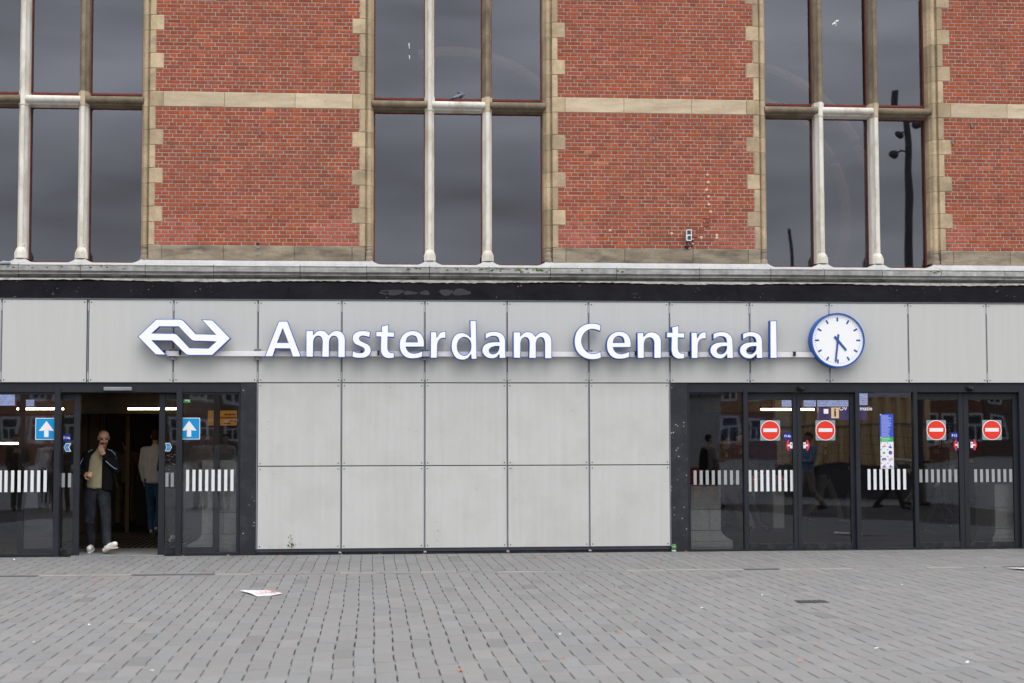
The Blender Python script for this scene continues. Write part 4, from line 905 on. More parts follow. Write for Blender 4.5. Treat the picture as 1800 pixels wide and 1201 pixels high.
M['screen_on'] = emit('screen_on', (0.30, 0.36, 0.62, 1), 0.75); M['screen_text'] = mat('screen_text', (0.06, 0.08, 0.25, 1), 0.5)
scr_spec = [(-.70, -.425, 2.205, 2.41, 'pale departure screen at the left picture edge behind the glass'), (-.347, -.123, 2.192, 2.342, 'smaller pale departure screen above the left arrow sign'), (12.04, 12.21, 2.180, 2.284, 'narrow pale screen above the F14b plate'), (12.41, 12.62, 2.180, 2.284, 'square pale screen left of the widest screen'), (12.645, 13.17, 2.180, 2.284, 'widest pale departure screen above the information board'), (13.30, 13.50, 2.205, 2.397, 'tall pale screen at the top of the poster pane')]
for (a, c, z0, z1, lab) in scr_spec:
    t = thing('departure_screen', lab, 'screen', ((a + c) / 2, 3.0, (z0 + z1) / 2), 'departure screens hanging in the hall')
    w, h = (c - a) / 2, (z1 - z0) / 2
    b = MB(); b.box(-w, w, -.002, .0, -h, h); b.build('display', M['screen_on'], t)
    b = MB(); b.box(-w - .01, w + .01, .001, .06, -h - .01, h + .01); b.build('casing', M['frame_dark'], t)
    b = MB(); n = max(3, int(h / .016))
    for q in range(n):
        zz = h - .018 - q * (2 * h - .03) / n; x = -w + .015
        while x < w - .03:
            l = random.uniform(.02, .07); l = min(l, w - .012 - x)
            if random.random() < .75: b.box(x, x + l, -.004, -.0022, zz - .005, zz)
            x += l + .015
    tag(b.build('text_lines', M['screen_text'], t), kind='stuff')
    b = MB(); b.tube([(0, .03, h), (0, .03, 3.3 - (z0 + z1) / 2)], .01, 6); b.build('hanger', M['frame_dark'], t)
M['navy_lit'] = emit('navy_lit', (0.010, 0.016, 0.11, 1), .7); M['text_lit'] = emit('text_lit', (0.85, .80, .82, 1), .9); M['cream_lit'] = emit('cream_lit', (0.85, 0.60, 0.36, 1), .7)
ov = thing('information_board', 'hanging dark blue board reading OV Informatie with a cream i', 'sign', (13.22, 3.5, 2.09))
b = MB(); b.box(-.42, .42, 0, .08, -.125, .11); b.build('board', M['navy_lit'], ov)
flat('cream_square', [rect(-.20, -.068, -.098, .082)], -.001, 'cream_lit', ov)
lettering('i', .20, M['frame_dark'], ov, -.134, -.0035, -.005, .006, 'letter_i'); lettering('OV Informatie', .098, M['text_lit'], ov, .225, -.0035, .065, .001)
b = MB(); b.box(-.33, -.25, -.002, 0, -.02, .06); b.build('pictogram', M['text_lit'], ov)
b = MB(); b.tube([(-.3, .04, .11), (-.3, .04, 1.2)], .012, 6); b.tube([(.3, .04, .11), (.3, .04, 1.2)], .012, 6); b.build('hanger', M['frame_dark'], ov)
M['exit_green'] = emit('exit_green', (0.02, 0.42, 0.10, 1), .5); M['exit_white'] = emit('exit_white', (0.85, .9, .8, 1), .5)
ex = thing('exit_sign', 'small green emergency exit sign above the right arrow sign', 'sign', (2.285, 3.0, 2.291))
b = MB(); b.box(-.055, .055, 0, .03, -.042, .042); b.build('box', M['exit_green'], ex)
flat('arrow', [[(-.035, 0), (-.012, .022), (-.012, .007), (.012, .007), (.012, -.007), (-.012, -.007), (-.012, -.022)]], -.001, 'exit_white', ex); flat('door_mark', [rect(.018, .04, -.028, .028)], -.001, 'exit_white', ex)
b = MB(); b.tube([(0, .015, .04), (0, .015, 1.0)], .006, 6); b.build('hanger', M['frame_dark'], ex)
M['amber_sign'] = mat('amber_sign', (0.55, 0.24, 0.006, 1), 0.5)
M['amber_reflection'] = emit('amber_reflection', (0.42, 0.17, 0.006, 1), .32)  # glowing plate added indoors to imitate a plaza road sign's reflection
am = thing('sign_reflection', 'amber stand-in for a mirrored road sign, hung behind the pane right of the arrow', 'sign', (2.90, 2.5, 1.995))
b = MB(); b.box(-.23, .25, 0, .03, -.118, .118); b.build('plate', M['amber_reflection'], am)
b = MB()
for (a, c, z) in ((.03, .20, .055), (-.08, .20, .005), (.10, .20, -.045), (.02, .12, -.085)):
    x = a
    while x < c: l = random.uniform(.012, .024); b.box(x, x + l, -.003, -.001, z - .014, z + .014); x += l + .006
tag(b.build('print', M['frame_dark'], am), kind='stuff')
b = MB(); b.tube([(-.1, .015, .118), (-.1, .015, 1.3)], .008, 6); b.tube([(.15, .015, .118), (.15, .015, 1.3)], .008, 6); b.build('hanger', M['frame_dark'], am)
# stone piers standing right behind the glass
def pier(x0, x1, fl, fr, y0, lab):
    t = thing('stone_pier', lab, 'pier', ((x0 + x1) / 2, y0, 0), 'grey stone piers behind the glass')
    def blk(nm, a, c, z0, z1, ya): b = MB(); b.slab(a + .002, c - .002, ya, y0 + .8, z0 + .002, z1 - .002, .006, .001); return under(b.build(nm, M['plinth_stone']), t)
    blk('base_block', x0 - fl, x1 + fr, 0, .13, y0 - .02)
    b = MB(); n = 8; V = []; F = []
    for k in range(n + 1):
        q = k / n; e = (1 - math.sin(q * math.pi / 2)); z = .132 + .15 * q
        V += [(x0 - fl * e, y0 - .02 + .01 * q, z), (x1 + fr * e, y0 - .02 + .01 * q, z), (x0 - fl * e, y0 + .7, z), (x1 + fr * e, y0 + .7, z)]
    for k in range(n): F += [(k * 4, k * 4 + 1, k * 4 + 5, k * 4 + 4), (k * 4 + 2, k * 4, k * 4 + 4, k * 4 + 6), (k * 4 + 1, k * 4 + 3, k * 4 + 7, k * 4 + 5)]
    b.add(V, F); fix_normals(under(b.build('flared_block', M['plinth_stone']), t))
    m = x0 + (x1 - x0) * .62
    blk('stone_block', x0, m, .284, .60, y0); blk('stone_block', m, x1, .284, .60, y0 + .003); blk('stone_block', x0, x1, .602, .955, y0 + .004)
    if x0 < 5: blk('stone_block', x0, x1, .957, 1.35, y0 + .012)
pier(2.80, 3.30, .2, 0, .34, 'grey stone pier behind the glass beside the right arrow sign')
pier(9.97, 10.43, 0, .17, .34, 'grey stone pier behind the pane left of the F14b doors')
pier(14.62, 15.25, .05, 0, .34, 'grey stone pier behind the rightmost door leaf')
# blue stand-in for a bus reflection, ticket gates and tan shutters further in
bw = bx('bus_reflection', mat('bus_reflection_blue', (0.03, 0.045, 0.20, 1), .5, .2, 2), None, 12.05, 13.45, 8.0, 8.1, 1.20, 2.12); tag(bw, 'dark blue stand-in for a bus reflection deep behind the F14b doors', 'panel')
M['tan_lit'] = mat('tan_shutter', (0.30, 0.21, 0.11, 1), 0.6, 0.15, 3)
for (x, lab) in ((12.17, 'metal ticket gate nearest the F14b door edge'), (12.72, 'second metal ticket gate, right of the first')):
    t = thing('ticket_gate', lab, 'ticket gate', (x, 6.0, 0), 'ticket gates inside the hall')
    b = MB(); b.slab(-.11, .11, 0, .9, 0, .98, .02); b.build('cabinet', M['plinth_stone'], t)
    b = MB(); b.tube([(-.10, .0, .98), (-.07, .0, 1.13), (.02, 0, 1.19), (.10, 0, 1.16)], .022, 8); b.build('hood', M['steel'], t)
    bx('reader', M['amber'], t, -.07, .08, -.012, .0, 1.0, 1.10); b = MB(); b.ball((.09, -.01, .90), .015, 8); b.build('light', emit('gate_red', (.8, .02, .02, 1), .8), t)

# ------------------------------------------------------------------ people
def remesh(o, voxel, smooth=6):
    m = o.modifiers.new('skin', 'REMESH'); m.mode = 'VOXEL'; m.voxel_size = voxel; m.use_smooth_shade = True
    s = o.modifiers.new('soften', 'SMOOTH'); s.factor = 0.5; s.iterations = smooth; return o
def V3(*a): return Vector(a)
def basis(f, up=V3(0, 0, 1)):
    f = f.normalized(); r = f.cross(up).normalized(); return f, r, r.cross(f)
def hand(b, w, d, n, curl=0.6, side=1, sc=1.0):
    """palm and five fingers: w wrist, d towards the fingers, n out of the palm, side = which edge the thumb leaves"""
    d = d.normalized(); n = (n - d * n.dot(d)).normalized(); s = d.cross(n) * side
    k = w + d * .085 * sc
    for q in (-.028, -.010, .010, .028): b.cap(w + s * q * .7 * sc + d * .01, .0165 * sc, k + s * q * sc, .0125 * sc, 8)
    for q, L in ((-.030, .062), (-.0105, .074), (.0105, .080), (.030, .070)):
        p = k + s * q * sc; a = 0.25
        for t, (fr, rr) in enumerate(((.45, .0105), (.32, .0095), (.23, .0085))):
            a += curl * (.5 if t == 0 else .75); e = p + (d * math.cos(a) + n * math.sin(a)) * L * fr * sc; b.cap(p, rr * sc, e, rr * .92 * sc, 8); p = e
    p = w + d * .025 * sc + s * .030 * sc
    e = p + (d * .55 + s * .75 + n * .35).normalized() * .042 * sc; b.cap(p, .0145 * sc, e, .0115 * sc, 8)
    e2 = e + (d * .85 + s * .15 + n * .45).normalized() * .034 * sc; b.cap(e, .011 * sc, e2, .0085 * sc, 8)
def head(b, c, f, up=V3(0, 0, 1)):
    """c = middle of the head, f = where the face looks"""
    f, r, u = basis(f, up)
    P = lambda x, y, z: c + r * x + f * y + u * z
    b.cap(P(0, -.018, .035), .079, P(0, .018, .042), .076, 14); b.cap(P(0, -.03, .02), .074, P(0, .02, .02), .072, 14)
    b.cap(P(0, .02, -.01), .066, P(0, .045, -.085), .040, 12); b.cap(P(-.028, .02, -.06), .035, P(.028, .02, -.06), .035, 10)
    b.cap(P(0, .082, .012), .010, P(0, .104, -.030), .015, 8); b.cap(P(-.014, .088, -.034), .009, P(.014, .088, -.034), .009, 8)
    b.cap(P(-.045, .070, .030), .012, P(.045, .070, .030), .012, 8); b.cap(P(-.045, .066, -.022), .016, P(.045, .066, -.022), .016, 8)
    b.cap(P(-.020, .078, -.062), .008, P(.020, .078, -.062), .008, 8)
    for q in (-1, 1): b.cap(P(q * .079, -.012, .015), .012, P(q * .076, -.008, -.025), .009, 8); b.cap(P(q * .083, -.022, .012), .010, P(q * .080, -.018, -.012), .008, 8)
    return P
SKIN = {}
def skin(rgb):
    if rgb not in SKIN: SKIN[rgb] = mat('skin', rgb + (1,), 0.55, 0.06, 30, spec=0.35)
    return SKIN[rgb]
CLOTH = {}
def cloth(rgb, fade=None):
    k = (rgb, fade)
    if k not in CLOTH: CLOTH[k] = mat('cloth', rgb + (1,), 0.9, 0.12, 14, 0.5, 45, spec=0.15, dirt=(fade + (1,)) if fade else None, dirt_amt=0.55, dirt_scale=9, stretch=(1, 1, .6))
    return CLOTH[k]
def shoe(par, a, toe, m, sole, name='shoe', w=.040):
    """a ankle, toe point; both just above the sole"""
    d = (toe - a).normalized(); b = MB(); heel = a - d * .045 + V3(0, 0, -.045); t2 = toe + V3(0, 0, .012)
    b.cap(heel, w * .92, a + V3(0, 0, -.02) + d * .02, w * 1.05, 10); b.cap(heel, w * .9, t2, w * .95, 10); b.cap(a + d * .02, w * .95, t2 + V3(0, 0, .004), w * .8, 10); b.cap(a + V3(0, 0, .03), w * 1.0, a, w, 10)
    o = remesh(b.build(name, m, par), .009, 4)
    b = MB(); n = V3(0, 0, 1) - d * d.z; n.normalize(); s = d.cross(n); pts = []
    for k in range(20):
        t = 2 * math.pi * k / 20; c = (heel + t2) / 2; L = (t2 - heel).length / 2 + .045; pts.append(c + d * L * math.cos(t) + s * (w * 1.12) * math.sin(t) * (1 if math.cos(t) > -.2 else .88))
    b.add([p - n * .036 for p in pts] + [p - n * .016 for p in pts], [tuple(range(20))[::-1], tuple(range(20, 40))] + [(k, (k + 1) % 20, 20 + (k + 1) % 20, 20 + k) for k in range(20)])
    fix_normals(b.build('sole', sole, o)); return o

def walker(label, x, y, yaw, top=(.03, .03, .035), low=(.03, .03, .035), shoes=(.03, .03, .03), hair=(.02, .014, .01), face=(.42, .25, .17), stride=.25, h=1.0, arms=((.08, 0.0), (-.08, 0.0)), long_hair=False, group=None, bag=None, coat=0.0, fine=.016, fade=None, name='person'):
    """a clothed figure walking along its own -y; arms = how far each forearm swings forward and lifts"""
    t = thing(name, label, 'person', (x, y, 0), group); t.rotation_euler = (0, 0, math.radians(yaw)); t.scale = (h, h, h)
    hip, kn, an = {}, {}, {}
    for s in (-1, 1):
        f = -s * stride
        hip[s] = V3(s * .085, 0, .93); an[s] = V3(s * .085, f + (.04 if f > 0 else 0), .09 + (.06 if f > .1 else 0)); kn[s] = V3(s * .09, f * .45 - .05 - (.04 if f > .1 else 0), .50)
    sh = {s: V3(s * .185, .01, 1.43) for s in (-1, 1)}; el, wr = {}, {}
    for s, (fw, lift) in zip((-1, 1), arms):
        el[s] = sh[s] + V3(s * .05, -fw * .6 + .02, -.27); wr[s] = el[s] + V3(-s * .02 - s * lift * .25, -fw - .05 - lift * .5, -.25 + lift * .45)
    b = MB(); P = head(b, V3(0, -.03, 1.655), V3(0, -1, -.05))
    b.cap(V3(0, .01, 1.42), .058, V3(0, -.01, 1.58), .052, 10)
    b.cap(V3(0, .01, 1.0), .13, V3(0, .01, 1.38), .15, 12, .62); b.cap(sh[-1], .055, sh[1], .055, 10)
    for s in (-1, 1):
        b.cap(sh[s], .050, el[s], .040, 10); b.cap(el[s], .040, wr[s], .027, 10); hand(b, wr[s], (wr[s] - el[s]), V3(-s, 0, 0), .5, s)
        b.cap(hip[s], .085, kn[s], .055, 10); b.cap(kn[s], .055, an[s], .038, 10); b.cap(an[s], .036, an[s] + V3(0, -.14, -.055), .030, 8)
    remesh(b.build('body', skin(face), t), .011, 4)
    b = MB()
    b.cap(V3(0, .01, .89 - coat), .182 + coat * .1, V3(0, .01, 1.34), .172, 14, .66, .2); b.cap(V3(0, .015, 1.30), .165, V3(0, .015, 1.38), .145, 14, .66); b.cap(sh[-1], .070, sh[1], .070, 12); b.cap(V3(0, .01, 1.44), .075, V3(0, .0, 1.50), .066, 10)
    for s in (-1, 1): b.cap(sh[s], .068, el[s], .056, 10); b.cap(el[s], .056, el[s].lerp(wr[s], .93), .042, 10)
    remesh(b.build('top', cloth(top), t), fine, 5)
    b = MB(); b.cap(V3(-.07, .01, .93), .105, V3(.07, .01, .93), .105, 12, .85)
    for s in (-1, 1): b.cap(hip[s], .105, kn[s], .074, 12); b.cap(kn[s], .074, an[s] + V3(0, .01, .0), .064, 12, 1, .3)
    remesh(b.build('trousers', cloth(low, fade), t), fine, 5)
    for s in (-1, 1): shoe(t, an[s], an[s] + V3(0, -.15, -.045), cloth(shoes), M['sticker_white' if sum(shoes) > .6 else 'frame_dark'])
    b = MB(); b.cap(P(0, -.03, .055), .082, P(0, .005, .070), .078, 12); b.cap(P(0, -.05, .01), .070, P(0, -.04, .05), .078, 12)
    if long_hair: b.cap(P(0, -.055, .03), .075, P(0, -.07, -.16), .060, 12)
    remesh(b.build('hair', cloth(hair), t), .011, 3)
    if bag == 'backpack':
        b = MB(); b.cap(V3(0, .19, 1.05), .13, V3(0, .18, 1.33), .12, 12, .7); remesh(b.build('backpack', cloth((.012, .012, .014)), t), .016, 6)
    if bag == 'shoulder':
        b = MB(); b.cap(V3(-.26, -.06, .93), .085, V3(-.26, .10, .95), .085, 10); remesh(b.build('shoulder_bag', cloth((.30, .30, .31)), t), .016, 6)
    if bag == 'mask':
        b = MB(); b.cap(P(-.030, .082, -.045), .028, P(.030, .082, -.045), .028, 8); remesh(b.build('face_mask', cloth((.35, .48, .60)), t), .008, 3)
    return t

# --- the man walking out of the doorway
man = thing('person', 'bald man in a black jacket and olive shirt walking out, hand at his mouth', 'person', (1.292, .85, 0))
HC = V3(.030, -.045, 1.675); HF = V3(.22, -.93, -.34)
b = MB(); P = head(b, HC, HF)
b.cap(V3(-.03, .01, 1.44), .064, V3(.02, -.02, 1.60), .058, 12)
b.cap(V3(-.05, .0, 1.0), .13, V3(-.04, .0, 1.38), .15, 12, .7); b.cap(V3(-.20, .0, 1.43), .06, V3(.14, .0, 1.445), .06, 10)
shA, elA, wrA = V3(-.215, .0, 1.425), V3(-.315, .015, 1.165), V3(-.215, -.175, 1.145)
shB, elB, wrB = V3(.160, -.0, 1.44), V3(.225, -.10, 1.215), V3(.062, -.215, 1.435)
for s_, e_, w_ in ((shA, elA, wrA), (shB, elB, wrB)): b.cap(s_, .052, e_, .043, 10); b.cap(e_, .043, w_, .030, 10)
hand(b, wrA, V3(.62, -.55, .10), V3(.35, .75, -.55), 1.25, -1, 1.08)
hand(b, wrB, V3(-.48, .08, .88), V3(.28, .95, .10), .30, 1, 1.05)
hA, hB = V3(-.155, .0, .91), V3(.030, -.01, .91); kA, kB = V3(-.155, -.015, .50), V3(.092, -.14, .525); aA, aB = V3(-.143, .06, .105), V3(.135, -.30, .135)
for h_, k_, a_ in ((hA, kA, aA), (hB, kB, aB)): b.cap(h_, .088, k_, .056, 10); b.cap(k_, .056, a_, .036, 10)
remesh(b.build('body', skin((.50, .275, .18)), man), .0062, 4)
eye_m = mat('eye_dark', (.015, .011, .010, 1), .3); brow_m = cloth((.035, .022, .016))
for q in (-1, 1):
    b = MB(); b.ball(P(q * .031, .0785, .010), .0145, 10, (1.25, 1, .62)); b.build('eye', eye_m, man, True)
    b = MB(); b.cap(P(q * .014, .086, .031), .007, P(q * .048, .078, .034), .006, 8); b.build('eyebrow', brow_m, man, True)
b = MB(); b.cap(P(-.030, .080, -.056), .007, P(0, .092, -.047), .010, 8); b.cap(P(0, .092, -.047), .010, P(.032, .080, -.056), .007, 8); remesh(b.build('moustache', cloth((.012, .009, .008)), man), .005, 3)
b = MB(); b.cap(V3(-.075, -.02, .955), .162, V3(-.05, -.02, 1.36), .158, 18, .72, .12); b.cap(V3(-.06, -.02, 1.20), .158, V3(-.05, -.02, 1.36), .150, 16, .72); b.cap(V3(-.03, -.02, 1.42), .080, V3(-.022, -.028, 1.475), .068, 12)
remesh(b.build('shirt', cloth((.31, .28, .175)), man), .010, 6)
b = MB(); J_ = b
b.cap(V3(-.055, .045, .93), .172, V3(-.045, .04, 1.36), .180, 18, .70, .15); b.cap(V3(-.05, .04, 1.2), .170, V3(-.045, .04, 1.36), .172, 16, .70)
b.cap(V3(-.215, -.030, .93), .062, V3(-.195, -.045, 1.37), .068, 12, 1, .3); b.cap(V3(-.195, -.045, 1.37), .066, V3(-.105, -.035, 1.475), .045, 12)
b.cap(V3(.085, -.050, .92), .092, V3(.085, -.055, 1.36), .088, 12, 1, .3); b.cap(V3(.055, -.060, .92), .068, V3(.055, -.070, 1.36), .062, 12, 1, .3); b.cap(V3(.075, -.05, 1.37), .066, V3(.04, -.03, 1.47), .045, 12)
b.cap(V3(-.20, .01, 1.43), .075, V3(.145, .01, 1.445), .075, 12); b.cap(V3(-.11, .05, 1.47), .058, V3(.07, .05, 1.475), .058, 10); b.cap(V3(-.115, -.01, 1.475), .036, V3(-.06, .06, 1.52), .034, 8); b.cap(V3(.065, -.01, 1.475), .036, V3(.03, .06, 1.525), .034, 8)
for s_, e_, w_ in ((shA, elA, wrA), (shB, elB, wrB)): b.cap(s_, .075, e_, .066, 12); b.cap(e_, .066, e_.lerp(w_, .92), .047, 12)
jack = remesh(b.build('jacket', cloth((.006, .0065, .009)), man), .011, 6)
pipe = mat('piping', (.36, .42, .58, 1), .6)
def piping(pts, r=.005): b = MB(); b.tube(pts, r, 6); b.build('piping', pipe, jack)
piping([(-.135, -.02, 1.512), (-.195, -.045, 1.475), (-.245, -.065, 1.41), (-.29, -.055, 1.33), (-.335, -.045, 1.24)])
piping([(-.365, -.05, 1.195), (-.315, -.115, 1.165), (-.275, -.155, 1.155)])
piping([(.085, -.03, 1.515), (.145, -.055, 1.495), (.195, -.07, 1.45), (.222, -.085, 1.38), (.232, -.12, 1.30)])
piping([(.095, -.255, 1.345), (.155, -.225, 1.285), (.215, -.19, 1.235), (.245, -.165, 1.225)])
b = MB(); b.box(.105, .145, -.152, -.146, 1.372, 1.382); b.box(.105, .118, -.152, -.146, 1.335, 1.358); b.build('chest_mark', pipe, jack)
b = MB(); b.cap(V3(-.145, .0, .93), .108, V3(.025, .0, .93), .108, 14, .88)
for h_, k_, a_ in ((hA, kA, aA), (hB, kB, aB)): b.cap(h_, .106, k_, .076, 14); b.cap(k_, .076, a_ + V3(0, .005, -.015), .064, 14, 1, .3)
for (h_, k_, a_) in ((hA, kA, aA), (hB, kB, aB)):
    for q in range(5): z = .12 + q * .03; c = a_.lerp(k_, (z - .08) / .5); b.cap(c + V3(-.045, -.02, 0), .022, c + V3(.045, -.03, .012 * (-1) ** q), .022, 8)
    for q in range(4): c = k_.lerp(h_, q * .12 - .14); b.cap(c + V3(-.05, -.045, .012), .020, c + V3(.05, -.045, -.012), .020, 8)
remesh(b.build('jeans', cloth((.019, .021, .026), (.075, .078, .088)), man), .009, 5)
b = MB(); b.slab(-.115, -.06, -.128, -.10, .938, .965, .004); b.build('belt_buckle', M['steel'], man)
white_shoe = cloth((.84, .84, .83))
shoe(man, V3(-.143, .06, .088), V3(-.152, -.095, .056), white_shoe, M['sticker_white'], w=.044)
shoe(man, V3(.135, -.30, .108), V3(.262, -.395, .135), white_shoe, cloth((.62, .55, .45)), w=.043)

walker('back of a person in white shirt and blue jeans, half hidden by the door edge', 1.49, 5.4, 174, (.60, .575, .56), (.035, .085, .16), (.40, .40, .42), (.05, .022, .012), stride=.16, h=1.03, arms=((.02, .1), (.05, .0)), fade=(.07, .16, .27))
walker('distant person in dark clothes deep in the hall beyond the doorway', .98, 11.2, 150, (.14, .14, .15), (.015, .015, .02), (.05, .05, .05), stride=.3)
walker('distant person in brown clothes in the hall right of the man', .62, 8.0, 200, (.2, .13, .07), (.16, .11, .06), (.05, .04, .03), (.06, .02, .01), stride=.32, h=.96)
p5 = walker('person in a black printed jacket behind the door leaf right of the doorway', 2.12, 2.75, 160, (.008, .008, .010), (.12, .115, .11), (.75, .75, .74), (.02, .015, .012), stride=.12, h=1.02, arms=((.05, .2), (.05, .5)))
b = MB()
for q in range(34):
    xx, zz = random.uniform(-.14, .14), random.uniform(1.06, 1.40); l = random.uniform(.01, .04); b.box(xx, xx + l, .132, .136, zz, zz + random.uniform(.004, .012))
tag(b.build('jacket_print', M['stripe'], p5), kind='stuff')
walker('walking person in dark jacket and brown trousers, the nearer of a couple behind glass', 11.55, 5.3, 62, (.035, .032, .030), (.12, .085, .055), (.10, .07, .045), (.03, .018, .01), stride=.34, h=.96, arms=((.1, .4), (.05, .1)), long_hair=True)
walker('taller companion in black walking arm in arm behind the glass', 11.90, 5.7, 62, (.022, .022, .026), (.085, .065, .045), (.12, .08, .05), (.015, .01, .008), stride=.36, h=1.0, arms=((.1, .3), (.1, .2)))
walker('masked traveller with a backpack pulling a suitcase behind the glass doors', 13.98, 7.5, 60, (.03, .03, .034), (.14, .125, .11), (.06, .05, .04), (.015, .01, .008), stride=.34, h=.98, arms=((.18, .45), (-.1, .0)), bag='backpack')
sc_ = thing('suitcase', 'black upright suitcase on wheels beside the masked traveller', 'suitcase', (14.62, 7.6, 0))
b = MB(); b.prism_y([rrect(-.20, .20, .06, .58, .05)], -.12, .12); fix_normals(b.build('shell', M['frame_dark'], sc_))
for sx in (-.16, .16):
    for sy in (-.08, .08): b = MB(); b.ball((sx, sy, .033), .032, 10, (.6, 1, 1)); b.build('wheel', M['slot'], sc_)
b = MB(); b.tube([(-.09, .06, .58), (-.09, .06, .98), (.09, .06, .98), (.09, .06, .58)], .010, 6); b.build('handle', M['black_gap'], sc_)
walker('person in black stepping left behind the F15 door leaf', 15.30, 4.7, -70, (.03, .03, .036), (.028, .028, .032), (.012, .012, .013), (.012, .009, .008), stride=.40, h=1.0, arms=((.2, .4), (.1, .0)))
walker('person in a pale sweatshirt standing in for a reflection in the rightmost door leaf', 16.72, 8.2, 30, (.42, .40, .38), (.05, .05, .05), (.05, .05, .05), (.012, .009, .008), stride=.1, h=1.02, arms=((.1, .6), (.05, .2)))  # figure added indoors in place of a person mirrored from the plaza

# ------------------------------------------------------------------ small things
pg = thing('pigeon', 'grey pigeon preening on the pale middle transom of the tall window', 'pigeon', (6.525, .40, 6.683))
G_ = lambda c: mat('plumage', c, .7, .2, 60, spec=.3)
grey1, grey2, dark1, green1 = G_((.12, .14, .18, 1)), G_((.20, .22, .26, 1)), G_((.03, .03, .035, 1)), G_((.09, .14, .14, 1))
b = MB(); b.cap((-.05, 0, .062), .030, (.035, 0, .085), .046, 12); b.cap((.035, 0, .085), .046, (.062, 0, .10), .036, 12); b.cap((.06, -.005, .10), .032, (.020, -.018, .130), .024, 10); b.ball((.008, -.022, .132), .021, 10)
b.cap((-.01, -.015, .045), .016, (.0, -.015, .025), .009, 8); remesh(b.build('body', grey1, pg), .005, 4)
b = MB(); b.cap((-.04, 0, .058), .022, (-.115, 0, .022), .012, 8, 1.4); b.build('tail', dark1, pg, True)
b = MB(); b.cap((.035, -.042, .083), .020, (-.07, -.034, .050), .012, 10, .5); b.build('wing', grey2, pg, True)
b = MB(); b.cap((.030, .042, .085), .020, (-.07, .034, .052), .012, 10, .5); b.build('wing', grey2, pg, True)
b = MB(); b.cap((.045, -.048, .070), .020, (.030, -.050, .060), .018, 8, .5); b.build('wing_bar', dark1, pg, True)
b = MB(); b.cap((.030, -.016, .125), .020, (.050, -.01, .115), .022, 8); b.build('neck_patch', green1, pg, True)
b = MB(); b.cap((-.004, -.036, .128), .006, (-.016, -.044, .112), .003, 6); b.build('beak', dark1, pg, True)
b = MB(); b.ball((.018, -.040, .138), .004, 6); b.build('eye', mat('eye_orange', (.5, .12, .02, 1), .3), pg)
for q in (-1, 1): b = MB(); b.tube([(.0, q * .014, .035), (.004, q * .014, .004)], .004, 6); b.tube([(-.01, q * .014, .003), (.024, q * .014 - .004, .003)], .0035, 6); b.build('leg', mat('pigeon_leg', (.45, .06, .05, 1), .6), pg)
rag = MB(); rag.cap((-.08, .245, 4.197), .020, (.03, .25, 4.204), .024, 10, .8); rag.cap((-.05, .25, 4.215), .016, (-.02, .25, 4.218), .014, 8); rag.cap((.02, .245, 4.20), .014, (.06, .25, 4.196), .010, 8)
o = remesh(rag.build('crumpled_rag', cloth((.33, .36, .42))), .006, 3); tag(o, 'pale crumpled rag on the white sill at the left picture edge', 'rag')
fl = thing('wall_floodlight', 'small white wall box with two dark squares on the brickwork', 'floodlight', (9.967, .35, 4.685))
b = MB(); b.prism_y([rrect(-.042, .042, -.085, .085, .010)], -.09, -.02); fix_normals(b.build('housing', M['alu_light'], fl)); 
b = MB(); b.prism_y([rrect(-.040, .040, -.083, .083, .010), rrect(-.030, .030, .008, .072, .004)[::-1], rrect(-.026, .030, -.072, -.010, .004)[::-1]], -.096, -.088); fix_normals(b.build('front_frame', M['sticker_white'], fl))
for (z0, z1) in ((.008, .072), (-.072, -.010)): bx('lens', mat('lens_dark', (.05, .07, .08, 1), .3, .3, 60), fl, -.030, .030, -.0925, -.09, z0, z1)
b = MB(); b.tube([(.0, -.04, -.085), (-.004, -.035, -.165)], .007, 8); b.build('arm', M['steel'], fl); b = MB(); b.box(-.045, .005, -.05, .0, -.185, -.15); b.build('bracket', M['black_gap'], fl)
for z in (-.055, -.125): b = MB(); b.box(.055, .085, -.03, .0, z - .006, z + .016); b.build('cable_clip', M['sandstone_pale'], fl)
b = MB(); b.tube([(.07, -.012, -.03), (.07, -.012, -.15), (.0, -.03, -.17)], .006, 6); b.build('cable', M['black_gap'], fl)
can = thing('drink_can', 'green drink can standing on the pavement against the dark door jamb', 'can', (9.635, -.085, 0))
b = MB(); b.lathe([(.026, .0), (.033, .006), (.033, .034)], 0, 0, 20); b.build('lower_body', M['alu_light'], can, True)
b = MB(); b.lathe([(.0332, .034), (.0332, .098)], 0, 0, 20); b.build('green_body', mat('can_green', (.02, .30, .06, 1), .35, spec=.6), can, True)
b = MB(); b.lathe([(.033, .098), (.027, .112), (.028, .115), (.025, .116)], 0, 0, 20); b.build('top', M['steel'], can, True)
b = MB(); b.prism_y([disc(-.014, .072, .011, 12)], -.034, -.029); b.build('red_spot', M['sign_red'], can)
M['pink'] = mat('pink_print', (.72, .30, .28, 1), .7)
